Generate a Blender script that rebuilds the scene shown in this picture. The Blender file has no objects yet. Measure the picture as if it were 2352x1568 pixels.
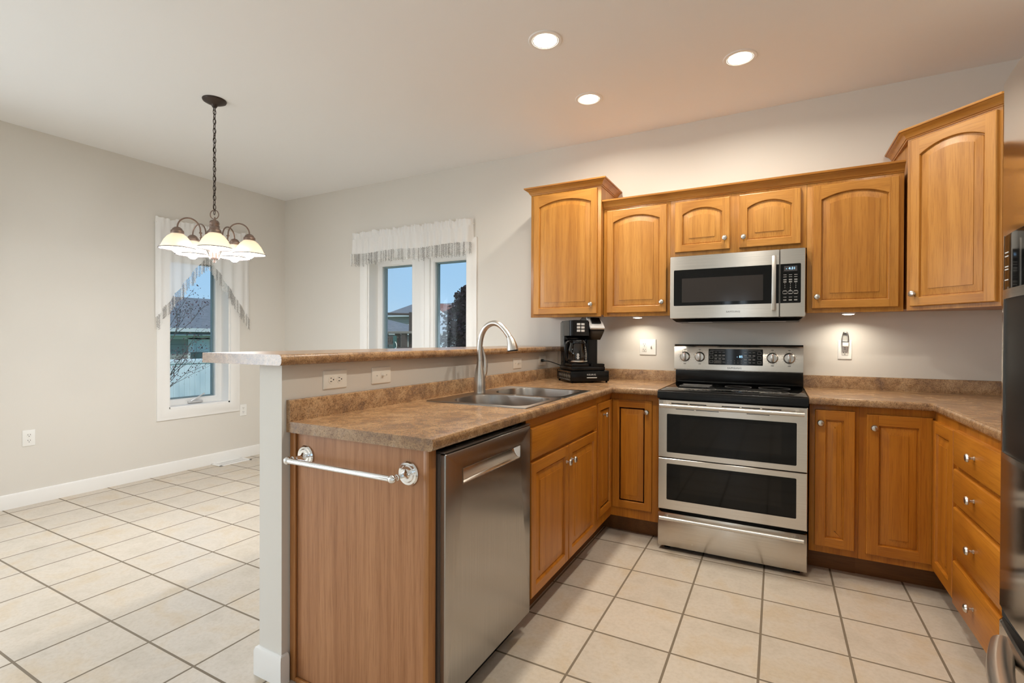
import bpy, bmesh, math, random
from math import pi, sin, cos, radians, sqrt
from mathutils import Vector, Matrix
random.seed(7)
S = bpy.context.scene
COL = S.collection
# ------------------------------------------------------------------ camera
cam_d = bpy.data.cameras.new('camera')
cam = bpy.data.objects.new('camera', cam_d)
COL.objects.link(cam)
S.camera = cam
YAW, PIT, ROL, FPX = 0.4916, -0.0053, 0.0038, 1134.2
_r = Vector((cos(YAW), sin(YAW), 0)); _f = Vector((-sin(YAW), cos(YAW), 0)); _u = Vector((0, 0, 1))
_f2 = _f * cos(PIT) + _u * sin(PIT); _u2 = -_f * sin(PIT) + _u * cos(PIT)
_r2 = _r * cos(ROL) + _u2 * sin(ROL); _u3 = -_r * sin(ROL) + _u2 * cos(ROL)
cam.matrix_world = Matrix(((_r2.x, _u3.x, -_f2.x, 0.6099), (_r2.y, _u3.y, -_f2.y, -3.6555),
                           (_r2.z, _u3.z, -_f2.z, 1.2289), (0, 0, 0, 1)))
cam_d.sensor_width = 36.0
cam_d.lens = 36.0 * FPX / 2352.0
cam_d.clip_start = 0.02
cam_d.clip_end = 300
# ------------------------------------------------------------------ world, exposure
W = bpy.data.worlds.new('sky_world'); S.world = W
W.use_nodes = True
nt = W.node_tree; nt.nodes.clear()
w_out = nt.nodes.new('ShaderNodeOutputWorld'); w_bg = nt.nodes.new('ShaderNodeBackground')
w_tc = nt.nodes.new('ShaderNodeTexCoord'); w_sep = nt.nodes.new('ShaderNodeSeparateXYZ')
w_cr = nt.nodes.new('ShaderNodeValToRGB')
nt.links.new(w_tc.outputs['Generated'], w_sep.inputs[0])
nt.links.new(w_sep.outputs['Z'], w_cr.inputs['Fac'])
nt.links.new(w_cr.outputs['Color'], w_bg.inputs['Color'])
nt.links.new(w_bg.outputs[0], w_out.inputs[0])
el = w_cr.color_ramp.elements
el[0].position = 0.0; el[0].color = (0.55, 0.74, 0.90, 1)
el[1].position = 1.0; el[1].color = (0.28, 0.50, 0.85, 1)
e = el.new(0.08); e.color = (0.42, 0.655, 0.90, 1)
e = el.new(0.25); e.color = (0.35, 0.60, 0.90, 1)
w_bg.inputs['Strength'].default_value = 1.0
S.view_settings.view_transform = 'Standard'
S.view_settings.look = 'None'
S.view_settings.gamma = 1.0
S.view_settings.use_curve_mapping = False
S.view_settings.exposure = 0.0
S.cycles.use_denoising = True
S.cycles.max_bounces = 10
S.cycles.diffuse_bounces = 6
S.cycles.glossy_bounces = 5
S.cycles.transparent_max_bounces = 24
S.cycles.transmission_bounces = 6
S.cycles.sample_clamp_indirect = 6.0
S.cycles.caustics_reflective = False
S.cycles.caustics_refractive = False

WARM, SOFT = (1.0, 0.92, 0.79), (0.96, 0.98, 1.0)
CAN_W, PUCK_W, BULB_W = 10.6, 1.1, 7.0

def sun_light(energy, rot, color=(1, 0.95, 0.86)):
    d = bpy.data.lights.new('daylight_sun', 'SUN'); d.energy = energy; d.angle = radians(3); d.color = color
    o = bpy.data.objects.new('daylight_sun', d); COL.objects.link(o); o.rotation_euler = rot
    return o
sun_light(2.6, (radians(47), 0, radians(52)))   # sun behind the camera: lights the gardens beyond the windows

def portal(loc, rot, sx, sy):
    d = bpy.data.lights.new('window_portal', 'AREA'); d.shape = 'RECTANGLE'; d.size = sx; d.size_y = sy
    d.cycles.is_portal = True
    o = bpy.data.objects.new('window_portal', d); COL.objects.link(o); o.location = loc; o.rotation_euler = rot
    return o
XL, XR, YR, ZC = -4.22, 1.89, -8.2, 2.754
def window_fill(loc, rot, sx, sy, watts):
    """fill lamp added in an opening out of view to brighten the room"""
    d = bpy.data.lights.new('window_fill_lamp', 'AREA'); d.shape = 'RECTANGLE'; d.size = sx; d.size_y = sy
    d.energy = watts; d.color = (0.82, 0.92, 1.0)  # cool tint imitates outdoor light; the lamp itself is an addition
    o = bpy.data.objects.new('window_fill_lamp', d); COL.objects.link(o); o.location = loc; o.rotation_euler = rot
    return o
portal((XL - 0.14, -0.92, 1.3), (0, radians(-90), 0), 1.4, 0.55)
window_fill((XL - 0.15, -2.76, 1.3), (0, radians(-90), 0), 1.4, 0.52, 14.0)
portal((-2.38, 0.14, 1.3), (radians(-90), 0, 0), 1.15, 1.4)
window_fill((XR + 0.15, -5.9, 1.13), (0, radians(90), 0), 2.05, 2.5, 8.0)
window_fill((-0.15, YR - 0.14, 1.45), (radians(90), 0, 0), 0.5, 1.4, 9.0)
window_fill((XL - 0.15, -5.6, 1.3), (0, radians(-90), 0), 1.65, 2.1, 125.0)

# ------------------------------------------------------------------ materials
def nmat(name):
    m = bpy.data.materials.new(name); m.use_nodes = True
    n = m.node_tree.nodes; b = n['Principled BSDF']
    return m, n, m.node_tree.links, b
def pmat(name, col, rough=0.5, metal=0.0, spec=0.5, emit=None, es=0.0, coat=0.0):
    m, n, l, b = nmat(name)
    b.inputs['Base Color'].default_value = (*col, 1)
    b.inputs['Roughness'].default_value = rough
    b.inputs['Metallic'].default_value = metal
    b.inputs['Specular IOR Level'].default_value = spec
    b.inputs['Coat Weight'].default_value = coat
    if emit:
        b.inputs['Emission Color'].default_value = (*emit, 1); b.inputs['Emission Strength'].default_value = es
    return m
def node(n, t, **kw):
    x = n.new('ShaderNode' + t)
    for k, v in kw.items():
        if k in x.inputs: x.inputs[k].default_value = v
        else: setattr(x, k, v)
    return x
def ramp(n, stops):
    r = n.new('ShaderNodeValToRGB'); e = r.color_ramp.elements
    e[0].position, e[0].color = stops[0][0], (*stops[0][1], 1)
    e[1].position, e[1].color = stops[-1][0], (*stops[-1][1], 1)
    for p, c in stops[1:-1]:
        q = e.new(p); q.color = (*c, 1)
    return r
def mixc(n, l, a, b, fac, mode='MIX'):
    m = n.new('ShaderNodeMix'); m.data_type = 'RGBA'; m.blend_type = mode
    for s, i in ((a, 6), (b, 7)):
        if hasattr(s, 'is_output') or hasattr(s, 'links'): l.new(s, m.inputs[i])
        else: m.inputs[i].default_value = (*s, 1)
    if hasattr(fac, 'links'): l.new(fac, m.inputs[0])
    else: m.inputs[0].default_value = fac
    return m.outputs[2]

def wood(name, axis, light, mid, dark, rough=0.33, spec=0.4, big=1.0):
    """oak: long pore streaks along `axis`, cathedral bands, per-object shift"""
    m, n, l, b = nmat(name)
    tc = node(n, 'TexCoord'); oi = node(n, 'ObjectInfo')
    ad = node(n, 'VectorMath', operation='ADD'); cmb = node(n, 'CombineXYZ')
    mul = node(n, 'Math', operation='MULTIPLY'); mul.inputs[1].default_value = 17.0
    l.new(oi.outputs['Random'], mul.inputs[0])
    for i in range(3): l.new(mul.outputs[0], cmb.inputs[i])
    l.new(tc.outputs['Object'], ad.inputs[0]); l.new(cmb.outputs[0], ad.inputs[1])
    def scaled(across, along):
        mp = node(n, 'Mapping'); sc = [across] * 3; sc['xyz'.index(axis)] = along
        mp.inputs['Scale'].default_value = sc; l.new(ad.outputs[0], mp.inputs['Vector']); return mp
    broad = node(n, 'TexNoise', Scale=1.0, Detail=3.0, Roughness=0.55, Distortion=0.6)
    l.new(scaled(7.0 * big, 0.8).outputs[0], broad.inputs['Vector'])
    pores = node(n, 'TexNoise', Scale=1.0, Detail=4.0, Roughness=0.65)
    l.new(scaled(210.0, 7.0).outputs[0], pores.inputs['Vector'])
    wav = node(n, 'TexWave', Scale=1.0, Distortion=9.0, Detail=3.0)
    wav.wave_type = 'BANDS'; wav.bands_direction = 'X'
    wav.inputs['Detail Scale'].default_value = 0.7; wav.inputs['Detail Roughness'].default_value = 0.6
    l.new(scaled(4.2 * big, 0.55).outputs[0], wav.inputs['Vector'])
    r1 = ramp(n, [(0.28, dark), (0.5, mid), (0.72, light)]); l.new(broad.outputs['Fac'], r1.inputs[0])
    r2 = ramp(n, [(0.0, (0.86, 0.81, 0.75)), (0.35, (1, 1, 1)), (1.0, (1.02, 1.02, 1.02))]); l.new(wav.outputs['Fac'], r2.inputs[0])
    r3 = ramp(n, [(0.36, (0.74, 0.66, 0.58)), (0.52, (1, 1, 1)), (0.9, (1.05, 1.05, 1.05))]); l.new(pores.outputs['Fac'], r3.inputs[0])
    c = mixc(n, l, r1.outputs[0], r2.outputs[0], 0.75, 'MULTIPLY')
    c = mixc(n, l, c, r3.outputs[0], 0.7, 'MULTIPLY')
    l.new(c, b.inputs['Base Color'])
    b.inputs['Roughness'].default_value = rough; b.inputs['Specular IOR Level'].default_value = spec
    bp = node(n, 'Bump', Strength=0.06, Distance=0.002); l.new(pores.outputs['Fac'], bp.inputs['Height'])
    l.new(bp.outputs[0], b.inputs['Normal'])
    return m
OAK_L, OAK_M, OAK_D = (0.51, 0.245, 0.054), (0.44, 0.196, 0.036), (0.35, 0.142, 0.022)
oak_v = wood('honey_oak_upright', 'z', OAK_L, OAK_M, OAK_D)
oak_h = wood('honey_oak_level', 'x', OAK_L, OAK_M, OAK_D)
oak_y = wood('honey_oak_deep', 'y', OAK_L, OAK_M, OAK_D)
base_v = wood('base_oak_upright', 'z', (0.52, 0.200, 0.022), (0.455, 0.166, 0.015), (0.37, 0.122, 0.010))
base_h = wood('base_oak_level', 'x', (0.52, 0.200, 0.022), (0.455, 0.166, 0.015), (0.37, 0.122, 0.010))
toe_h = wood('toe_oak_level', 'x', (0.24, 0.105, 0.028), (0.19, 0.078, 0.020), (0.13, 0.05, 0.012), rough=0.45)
panel_v = wood('end_panel_veneer', 'z', (0.46, 0.225, 0.105), (0.415, 0.195, 0.088), (0.36, 0.16, 0.068), rough=0.4, big=1.6)
stile_v = wood('end_panel_stile', 'z', (0.46, 0.21, 0.075), (0.40, 0.175, 0.055), (0.33, 0.13, 0.038), rough=0.4)

def laminate(name):
    m, n, l, b = nmat(name)
    tc = node(n, 'TexCoord')
    def nz(s, d, r, dist=0.0):
        x = node(n, 'TexNoise', Scale=s, Detail=d, Roughness=r, Distortion=dist); l.new(tc.outputs['Object'], x.inputs['Vector']); return x
    a = nz(11, 5, 0.65, 0.8); f = nz(210, 4, 0.7); g = nz(62, 5, 0.7, 0.5)
    r1 = ramp(n, [(0.30, (0.20, 0.124, 0.080)), (0.46, (0.31, 0.183, 0.094)), (0.62, (0.41, 0.262, 0.142)), (0.78, (0.37, 0.265, 0.182))]); l.new(a.outputs['Fac'], r1.inputs[0])
    r2 = ramp(n, [(0.36, (0.36, 0.31, 0.29)), (0.5, (1, 1, 1)), (0.68, (1.32, 1.24, 1.12))]); l.new(f.outputs['Fac'], r2.inputs[0])
    r3 = ramp(n, [(0.34, (0.62, 0.55, 0.50)), (0.52, (1, 1, 1)), (0.70, (1.18, 1.13, 1.05))]); l.new(g.outputs['Fac'], r3.inputs[0])
    c = mixc(n, l, r1.outputs[0], r2.outputs[0], 0.8, 'MULTIPLY'); c = mixc(n, l, c, r3.outputs[0], 0.8, 'MULTIPLY')
    l.new(c, b.inputs['Base Color']); b.inputs['Roughness'].default_value = 0.24; b.inputs['Specular IOR Level'].default_value = 0.6
    bp = node(n, 'Bump', Strength=0.05, Distance=0.001); l.new(f.outputs['Fac'], bp.inputs['Height']); l.new(bp.outputs[0], b.inputs['Normal'])
    return m
counter_m = laminate('mottled_brown_laminate')

def tiles(name):
    m, n, l, b = nmat(name)
    tc = node(n, 'TexCoord'); mp = node(n, 'Mapping'); mp.inputs['Location'].default_value = (0.0625 + 0.3105 * 40, 0.105 + 0.311 * 60, 0)
    l.new(tc.outputs['Object'], mp.inputs['Vector'])
    bt = node(n, 'TexBrick', offset=0.0, squash=1.0)
    for k, v in (('Scale', 1.0), ('Mortar Size', 0.0048), ('Mortar Smooth', 0.12), ('Bias', 0.0), ('Brick Width', 0.3105), ('Row Height', 0.3110)):
        bt.inputs[k].default_value = v
    bt.inputs['Color1'].default_value = (0.0, 0.0, 0.0, 1); bt.inputs['Color2'].default_value = (1, 1, 1, 1)
    l.new(mp.outputs[0], bt.inputs['Vector'])
    def nz(s, d, r, dist=0.0):
        x = node(n, 'TexNoise', Scale=s, Detail=d, Roughness=r, Distortion=dist); l.new(tc.outputs['Object'], x.inputs['Vector']); return x
    a = nz(5.5, 5, 0.6, 0.4); f = nz(60, 4, 0.65)
    r1 = ramp(n, [(0.30, (0.52, 0.46, 0.38)), (0.5, (0.59, 0.525, 0.445)), (0.68, (0.56, 0.465, 0.345))]); l.new(a.outputs['Fac'], r1.inputs[0])
    r2 = ramp(n, [(0.32, (0.90, 0.88, 0.85)), (0.55, (1, 1, 1)), (0.8, (1.04, 1.03, 1.02))]); l.new(f.outputs['Fac'], r2.inputs[0])
    c = mixc(n, l, r1.outputs[0], r2.outputs[0], 0.9, 'MULTIPLY')
    v = ramp(n, [(0.0, (0.95, 0.95, 0.95)), (1.0, (1.03, 1.03, 1.03))]); l.new(bt.outputs['Color'], v.inputs[0])
    c = mixc(n, l, c, v.outputs[0], 1.0, 'MULTIPLY')
    c = mixc(n, l, c, (0.19, 0.15, 0.105), bt.outputs['Fac'])
    l.new(c, b.inputs['Base Color'])
    rr = node(n, 'MapRange'); rr.inputs['To Min'].default_value = 0.33; rr.inputs['To Max'].default_value = 0.8
    l.new(bt.outputs['Fac'], rr.inputs[0]); l.new(rr.outputs[0], b.inputs['Roughness'])
    b.inputs['Specular IOR Level'].default_value = 0.45
    iv = node(n, 'Math', operation='SUBTRACT'); iv.inputs[0].default_value = 1.0; l.new(bt.outputs['Fac'], iv.inputs[1])
    bp = node(n, 'Bump', Strength=0.5, Distance=0.003); l.new(iv.outputs[0], bp.inputs['Height'])
    bp2 = node(n, 'Bump', Strength=0.04, Distance=0.01); l.new(a.outputs['Fac'], bp2.inputs['Height']); l.new(bp.outputs[0], bp2.inputs['Normal'])
    l.new(bp2.outputs[0], b.inputs['Normal'])
    return m
floor_m = tiles('beige_ceramic_tile')

def paint(name, col, bump=0.10, rough=0.75, scale=260):
    m, n, l, b = nmat(name)
    b.inputs['Base Color'].default_value = (*col, 1); b.inputs['Roughness'].default_value = rough; b.inputs['Specular IOR Level'].default_value = 0.25
    tc = node(n, 'TexCoord'); x = node(n, 'TexNoise', Scale=float(scale), Detail=3.0, Roughness=0.6); l.new(tc.outputs['Object'], x.inputs['Vector'])
    bp = node(n, 'Bump', Strength=bump, Distance=0.002); l.new(x.outputs['Fac'], bp.inputs['Height']); l.new(bp.outputs[0], b.inputs['Normal'])
    return m
wall_m = paint('warm_grey_wall_paint', (0.72, 0.69, 0.64))
ceil_m = paint('ceiling_white_paint', (0.87, 0.87, 0.87), bump=0.06)
trim_m = paint('white_trim_paint', (0.85, 0.84, 0.82), bump=0.0, rough=0.4)
frame_m = pmat('window_vinyl_white', (0.82, 0.82, 0.81), 0.4)

def steel(name, axis='x', col=(0.63, 0.59, 0.54), rough=0.22, streak=0.10):
    m, n, l, b = nmat(name)
    b.inputs['Metallic'].default_value = 1.0; b.inputs['Anisotropic'].default_value = 0.85
    b.inputs['Anisotropic Rotation'].default_value = 0.25 if axis == 'x' else 0.0
    tg = node(n, 'Tangent'); tg.direction_type = 'RADIAL'; tg.axis = 'Z'; l.new(tg.outputs[0], b.inputs['Tangent'])
    tc = node(n, 'TexCoord'); mp = node(n, 'Mapping'); sc = [900.0] * 3; sc['xyz'.index(axis)] = 3.0
    mp.inputs['Scale'].default_value = sc; l.new(tc.outputs['Object'], mp.inputs['Vector'])
    x = node(n, 'TexNoise', Scale=1.0, Detail=2.0, Roughness=0.5); l.new(mp.outputs[0], x.inputs['Vector'])
    r = ramp(n, [(0.3, tuple(c * (1 - streak) for c in col)), (0.7, tuple(min(1, c * (1 + streak)) for c in col))]); l.new(x.outputs['Fac'], r.inputs[0])
    l.new(r.outputs[0], b.inputs['Base Color']); b.inputs['Roughness'].default_value = rough
    bp = node(n, 'Bump', Strength=0.03, Distance=0.0006); l.new(x.outputs['Fac'], bp.inputs['Height']); l.new(bp.outputs[0], b.inputs['Normal'])
    return m
steel_h = steel('brushed_steel_level', 'x')
steel_v = steel('brushed_steel_upright', 'z')
steel_sink = steel('satin_sink_steel', 'x', (0.36, 0.34, 0.32), 0.28)
steel_dark = steel('dark_brushed_steel', 'z', (0.42, 0.40, 0.38), 0.24)  # darker even tone with fine upright streaks
steel_satin = pmat('satin_steel', (0.66, 0.62, 0.57), 0.3, 1.0)
nickel = pmat('brushed_nickel', (0.62, 0.59, 0.55), 0.28, 1.0)
chrome = pmat('polished_chrome', (0.86, 0.87, 0.88), 0.06, 1.0)
black_gl = pmat('black_glass', (0.003, 0.003, 0.003), 0.05, 0.0, 0.26)
black_pl = pmat('black_plastic', (0.005, 0.005, 0.0055), 0.18, 0.0, 0.3)
black_sat = pmat('black_satin_enamel', (0.004, 0.004, 0.004), 0.22, 0.0, 0.25)
black_mat = pmat('black_matte', (0.008, 0.008, 0.008), 0.7)
win_grey = pmat('microwave_mesh_window', (0.026, 0.022, 0.020), 0.10, 0.0, 0.3)
oven_win = pmat('oven_inner_window', (0.006, 0.005, 0.004), 0.05, 0.0, 0.30)
white_pl = pmat('white_plastic', (0.82, 0.81, 0.78), 0.35)
almond = pmat('ivory_plastic', (0.86, 0.83, 0.76), 0.35)
silver_pl = pmat('silver_plastic', (0.62, 0.62, 0.62), 0.35, 0.4)
mark_m = pmat('pale_marking', (0.55, 0.54, 0.52), 0.5)
ring_m = pmat('grey_marking', (0.14, 0.135, 0.13), 0.4)
dark_mark = pmat('dark_marking', (0.05, 0.048, 0.045), 0.5)
red_mark = pmat('red_marking', (0.5, 0.05, 0.04), 0.5)
led_m = pmat('blue_clock_digits', (0.1, 0.3, 0.6), 0.4, emit=(0.35, 0.65, 1.0), es=2.5)
disp_m = pmat('display_glass', (0.05, 0.048, 0.05), 0.15)
bronze = pmat('brushed_bronze', (0.23, 0.165, 0.135), 0.38, 0.75)
bronze_dk = pmat('dark_bronze', (0.055, 0.040, 0.033), 0.4, 0.7)
lamp_m = pmat('lit_lamp_lens', (1, 1, 1), 0.5, emit=(1.0, 0.90, 0.74), es=9.0)
puck_m = pmat('lit_puck_lens', (1, 1, 1), 0.5, emit=(1.0, 0.90, 0.74), es=8.0)
bulb_m = pmat('lit_bulb', (1, 1, 1), 0.5, emit=(1.0, 0.88, 0.70), es=6.0)
baffle_m = pmat('white_reflector', (0.85, 0.84, 0.80), 0.3)

def shade_mat():
    m, n, l, b = nmat('ribbed_white_glass_shade')
    out = n['Material Output']
    tr = node(n, 'BsdfTranslucent'); tr.inputs['Color'].default_value = (1.0, 0.93, 0.82, 1)
    b.inputs['Base Color'].default_value = (0.88, 0.84, 0.78, 1); b.inputs['Roughness'].default_value = 0.15
    mx = node(n, 'MixShader'); mx.inputs[0].default_value = 0.45
    l.new(b.outputs[0], mx.inputs[1]); l.new(tr.outputs[0], mx.inputs[2]); l.new(mx.outputs[0], out.inputs[0])
    return m
shade_m = shade_mat()
def clear_mat(name, tint, refl, rough=0.02):
    """thin clear sheet: passes light straight through and mirrors a little"""
    m, n, l, b = nmat(name); out = n['Material Output']; n.remove(b)
    t = node(n, 'BsdfTransparent'); t.inputs['Color'].default_value = (*tint, 1)
    g = node(n, 'BsdfGlossy'); g.inputs['Roughness'].default_value = rough; g.inputs['Color'].default_value = (1, 1, 1, 1)
    fr = node(n, 'Fresnel'); fr.inputs['IOR'].default_value = 1.45
    mu = node(n, 'Math', operation='MULTIPLY'); mu.inputs[1].default_value = refl; l.new(fr.outputs[0], mu.inputs[0])
    mx = node(n, 'MixShader'); l.new(mu.outputs[0], mx.inputs[0]); l.new(t.outputs[0], mx.inputs[1]); l.new(g.outputs[0], mx.inputs[2])
    l.new(mx.outputs[0], out.inputs[0]); return m
pane_m = clear_mat('window_glass', (0.95, 0.98, 0.99), 0.3)
carafe_m = clear_mat('carafe_glass', (0.66, 0.60, 0.56), 1.3)
clear_pl = clear_mat('clear_plastic', (0.93, 0.94, 0.94), 1.0, 0.1)
tank_m = clear_mat('blue_tank_plastic', (0.35, 0.48, 0.58), 1.2, 0.12)
def sheer_mat():
    m, n, l, b = nmat('sheer_white_voile'); out = n['Material Output']; n.remove(b)
    t = node(n, 'BsdfTransparent'); d = node(n, 'BsdfDiffuse'); d.inputs['Color'].default_value = (0.98, 0.98, 0.98, 1)
    tr = node(n, 'BsdfTranslucent'); tr.inputs['Color'].default_value = (0.97, 0.97, 0.97, 1)
    m1 = node(n, 'MixShader'); m1.inputs[0].default_value = 0.2; l.new(d.outputs[0], m1.inputs[1]); l.new(tr.outputs[0], m1.inputs[2])
    mx = node(n, 'MixShader'); mx.inputs[0].default_value = 0.80; l.new(t.outputs[0], mx.inputs[1]); l.new(m1.outputs[0], mx.inputs[2])
    l.new(mx.outputs[0], out.inputs[0]); return m
sheer_m = sheer_mat()
fringe_m = pmat('shade_grey_fringe', (0.33, 0.32, 0.31), 0.7)  # grey holds backlit shade and the dim window head behind the strands
fringe_w = pmat('white_leaf_fringe', (0.85, 0.85, 0.84), 0.7)

def shingle(name, c1, c2, scale=7.0):
    m, n, l, b = nmat(name)
    tc = node(n, 'TexCoord'); bt = node(n, 'TexBrick'); l.new(tc.outputs['Object'], bt.inputs['Vector'])
    mp = node(n, 'Mapping'); mp.inputs['Scale'].default_value = (1, 1, 1); l.new(tc.outputs['Object'], mp.inputs['Vector'])
    x = node(n, 'TexNoise', Scale=scale, Detail=4.0, Roughness=0.7, Distortion=1.0)
    mp.inputs['Scale'].default_value = (0.5, 0.5, 2.2); l.new(mp.outputs[0], x.inputs['Vector'])
    r = ramp(n, [(0.3, c1), (0.7, c2)]); l.new(x.outputs['Fac'], r.inputs[0]); l.new(r.outputs[0], b.inputs['Base Color'])
    n.remove(bt); b.inputs['Roughness'].default_value = 0.9
    return m
roof_grey = shingle('grey_roof_shingles', (0.14, 0.145, 0.15), (0.30, 0.31, 0.32))
roof_light = shingle('pale_roof_shingles', (0.26, 0.29, 0.30), (0.48, 0.52, 0.53))
roof_dark = shingle('charcoal_roof_shingles', (0.13, 0.135, 0.145), (0.21, 0.215, 0.23))
def siding(name, c):
    m, n, l, b = nmat(name)
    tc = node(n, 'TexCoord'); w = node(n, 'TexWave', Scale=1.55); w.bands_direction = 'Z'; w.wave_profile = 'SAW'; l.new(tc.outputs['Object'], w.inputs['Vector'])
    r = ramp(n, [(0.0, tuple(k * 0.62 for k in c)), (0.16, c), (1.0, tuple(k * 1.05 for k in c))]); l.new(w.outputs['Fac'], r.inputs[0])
    l.new(r.outputs[0], b.inputs['Base Color']); b.inputs['Roughness'].default_value = 0.8
    return m
siding_m = siding('tan_lap_siding', (0.36, 0.35, 0.31))
siding_grey = siding('grey_green_lap_siding', (0.34, 0.35, 0.32))
vinyl_m = pmat('white_vinyl_fence', (0.72, 0.80, 0.83), 0.5)
gutter_m = pmat('white_gutter', (0.75, 0.78, 0.78), 0.5)
brick_m = pmat('red_brown_shakes', (0.22, 0.085, 0.06), 0.9)
play_m = pmat('stained_play_timber', (0.085, 0.06, 0.048), 0.8)
play_roof = pmat('weathered_timber', (0.25, 0.21, 0.17), 0.8)
green_pl = pmat('green_slide_plastic', (0.015, 0.10, 0.085), 0.4)
cream_m = pmat('cream_handle', (0.75, 0.72, 0.6), 0.5)
grass_m = paint('lawn_green', (0.09, 0.17, 0.05), 0.3, 0.9, 30)
leaf_dk = pmat('dark_purple_leaves', (0.014, 0.007, 0.012), 0.6, 0.0, 0.2)
leaf_pu = pmat('plum_leaves', (0.10, 0.045, 0.055), 0.6)
leaf_gr = pmat('green_leaves', (0.06, 0.20, 0.04), 0.6)
bark_m = pmat('grey_brown_bark', (0.09, 0.075, 0.065), 0.85)
stucco_m = pmat('exterior_trim_white', (0.66, 0.72, 0.72), 0.6)
# ------------------------------------------------------------------ mesh helpers
class MB:
    """collects shapes into one mesh"""
    def __init__(s): s.v = []; s.f = []; s.m = []
    def raw(s, verts, faces, mi=0):
        o = len(s.v); s.v += [tuple(p) for p in verts]
        for f in faces: s.f.append(tuple(i + o for i in f)); s.m.append(mi)
        return s
    def bmx(s, bm, mi=0, M=None):
        bm.verts.index_update()
        vs = [(M @ v.co if M else v.co) for v in bm.verts]
        s.raw(vs, [[v.index for v in f.verts] for f in bm.faces], mi); bm.free(); return s
    def box(s, x0, x1, y0, y1, z0, z1, bev=0.0, mi=0, seg=2, M=None):
        bm = bmesh.new(); bmesh.ops.create_cube(bm, size=1.0)
        for v in bm.verts:
            v.co = Vector(((x0 + x1) / 2 + v.co.x * (x1 - x0), (y0 + y1) / 2 + v.co.y * (y1 - y0), (z0 + z1) / 2 + v.co.z * (z1 - z0)))
        if bev > 0:
            bev = min(bev, 0.49 * min(abs(x1 - x0), abs(y1 - y0), abs(z1 - z0)))
            bmesh.ops.bevel(bm, geom=bm.edges[:], offset=bev, segments=seg, profile=0.5, affect='EDGES')
        return s.bmx(bm, mi, M)
    def loft(s, loops, mi=0, closed=True, caps=(False, False)):
        n = len(loops[0]); o = len(s.v)
        for L in loops: s.v += [tuple(p) for p in L]
        for k in range(len(loops) - 1):
            for i in range(n if closed else n - 1):
                j = (i + 1) % n
                s.f.append((o + k * n + i, o + k * n + j, o + (k + 1) * n + j, o + (k + 1) * n + i)); s.m.append(mi)
        if caps[0]: s.f.append(tuple(o + i for i in reversed(range(n)))); s.m.append(mi)
        if caps[1]: s.f.append(tuple(o + (len(loops) - 1) * n + i for i in range(n))); s.m.append(mi)
        return s
    def lathe(s, prof, n=24, M=None, mi=0, rib=0.0, ribs=0):
        """turned shape; ends with a radius above zero stay open"""
        loops = []
        for r, z in prof:
            L = []
            for i in range(n):
                a = 2 * pi * i / n; rr = r * (1 + (rib * (0.5 + 0.5 * cos(a * ribs)) if rib and r > 0.012 else 0))
                p = Vector((rr * cos(a), rr * sin(a), z)); L.append(M @ p if M else p)
            loops.append(L)
        return s.loft(loops, mi, True, (False, False))
    def tube(s, pts, r, n=10, mi=0, caps=True, closed=False):
        pts = [Vector(p) for p in pts]; N = len(pts)
        rs = r if isinstance(r, (list, tuple)) else [r] * N
        loops = []; prev = None
        for i, p in enumerate(pts):
            if closed: t = (pts[(i + 1) % N] - pts[i - 1]).normalized()
            else: t = (pts[min(i + 1, N - 1)] - pts[max(i - 1, 0)]).normalized()
            if prev is None:
                a = Vector((0, 0, 1)) if abs(t.z) < 0.9 else Vector((1, 0, 0))
                u = t.cross(a).normalized()
            else:
                u = (prev - t * prev.dot(t)).normalized()
            prev = u; w = t.cross(u)
            loops.append([p + (u * cos(2 * pi * k / n) + w * sin(2 * pi * k / n)) * rs[i] for k in range(n)])
        if closed: loops.append(loops[0])
        return s.loft(loops, mi, True, (caps and not closed, caps and not closed))
    def sphere(s, c, r, mi=0, sub=2, sc=(1, 1, 1)):
        bm = bmesh.new(); bmesh.ops.create_icosphere(bm, subdivisions=sub, radius=r)
        for v in bm.verts: v.co = Vector((v.co.x * sc[0] + c[0], v.co.y * sc[1] + c[1], v.co.z * sc[2] + c[2]))
        return s.bmx(bm, mi)
    def prism(s, poly, fn, a, b, mi=0):
        """poly: 2-D outline; fn(u, v, d) -> 3-D point; extruded from d=a to d=b"""
        return s.loft([[fn(u, v, a) for u, v in poly], [fn(u, v, b) for u, v in poly]], mi, True, (True, True))
    def sweep(s, path, prof, z=0.0, side=1, mi=0, caps=True):
        """profile (outward, up) carried along a plan path with mitred corners; side=1: outward is right of travel"""
        P = [Vector((p[0], p[1])) for p in path]; loops = []
        for i, p in enumerate(P):
            ns = []
            for a, b in ((i - 1, i), (i, i + 1)):
                if 0 <= a and b < len(P):
                    d = (P[b] - P[a]).normalized(); ns.append(Vector((d.y, -d.x)) * side)
            if len(ns) == 2:
                mm = (ns[0] + ns[1]); mm = mm / (1 + ns[0].dot(ns[1]))
            else: mm = ns[0]
            loops.append([(p.x + mm.x * o, p.y + mm.y * o, z + u) for o, u in prof])
        return s.loft(loops, mi, True, (caps, caps))
    def build(s, name, mats, parent=None, loc=(0, 0, 0), rot=None, sharp=32):
        me = bpy.data.meshes.new(name)
        me.from_pydata(s.v, [], s.f)
        if not isinstance(mats, (list, tuple)): mats = [mats]
        for m in mats: me.materials.append(m)
        me.polygons.foreach_set('material_index', s.m)
        bm = bmesh.new(); bm.from_mesh(me)
        bmesh.ops.recalc_face_normals(bm, faces=bm.faces[:]); bm.to_mesh(me); bm.free()
        me.polygons.foreach_set('use_smooth', [True] * len(me.polygons))
        me.set_sharp_from_angle(angle=radians(sharp)); me.update()
        o = bpy.data.objects.new(name, me); COL.objects.link(o); o.location = loc
        if rot: o.rotation_euler = rot
        if parent: o.parent = parent
        return o
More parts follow.
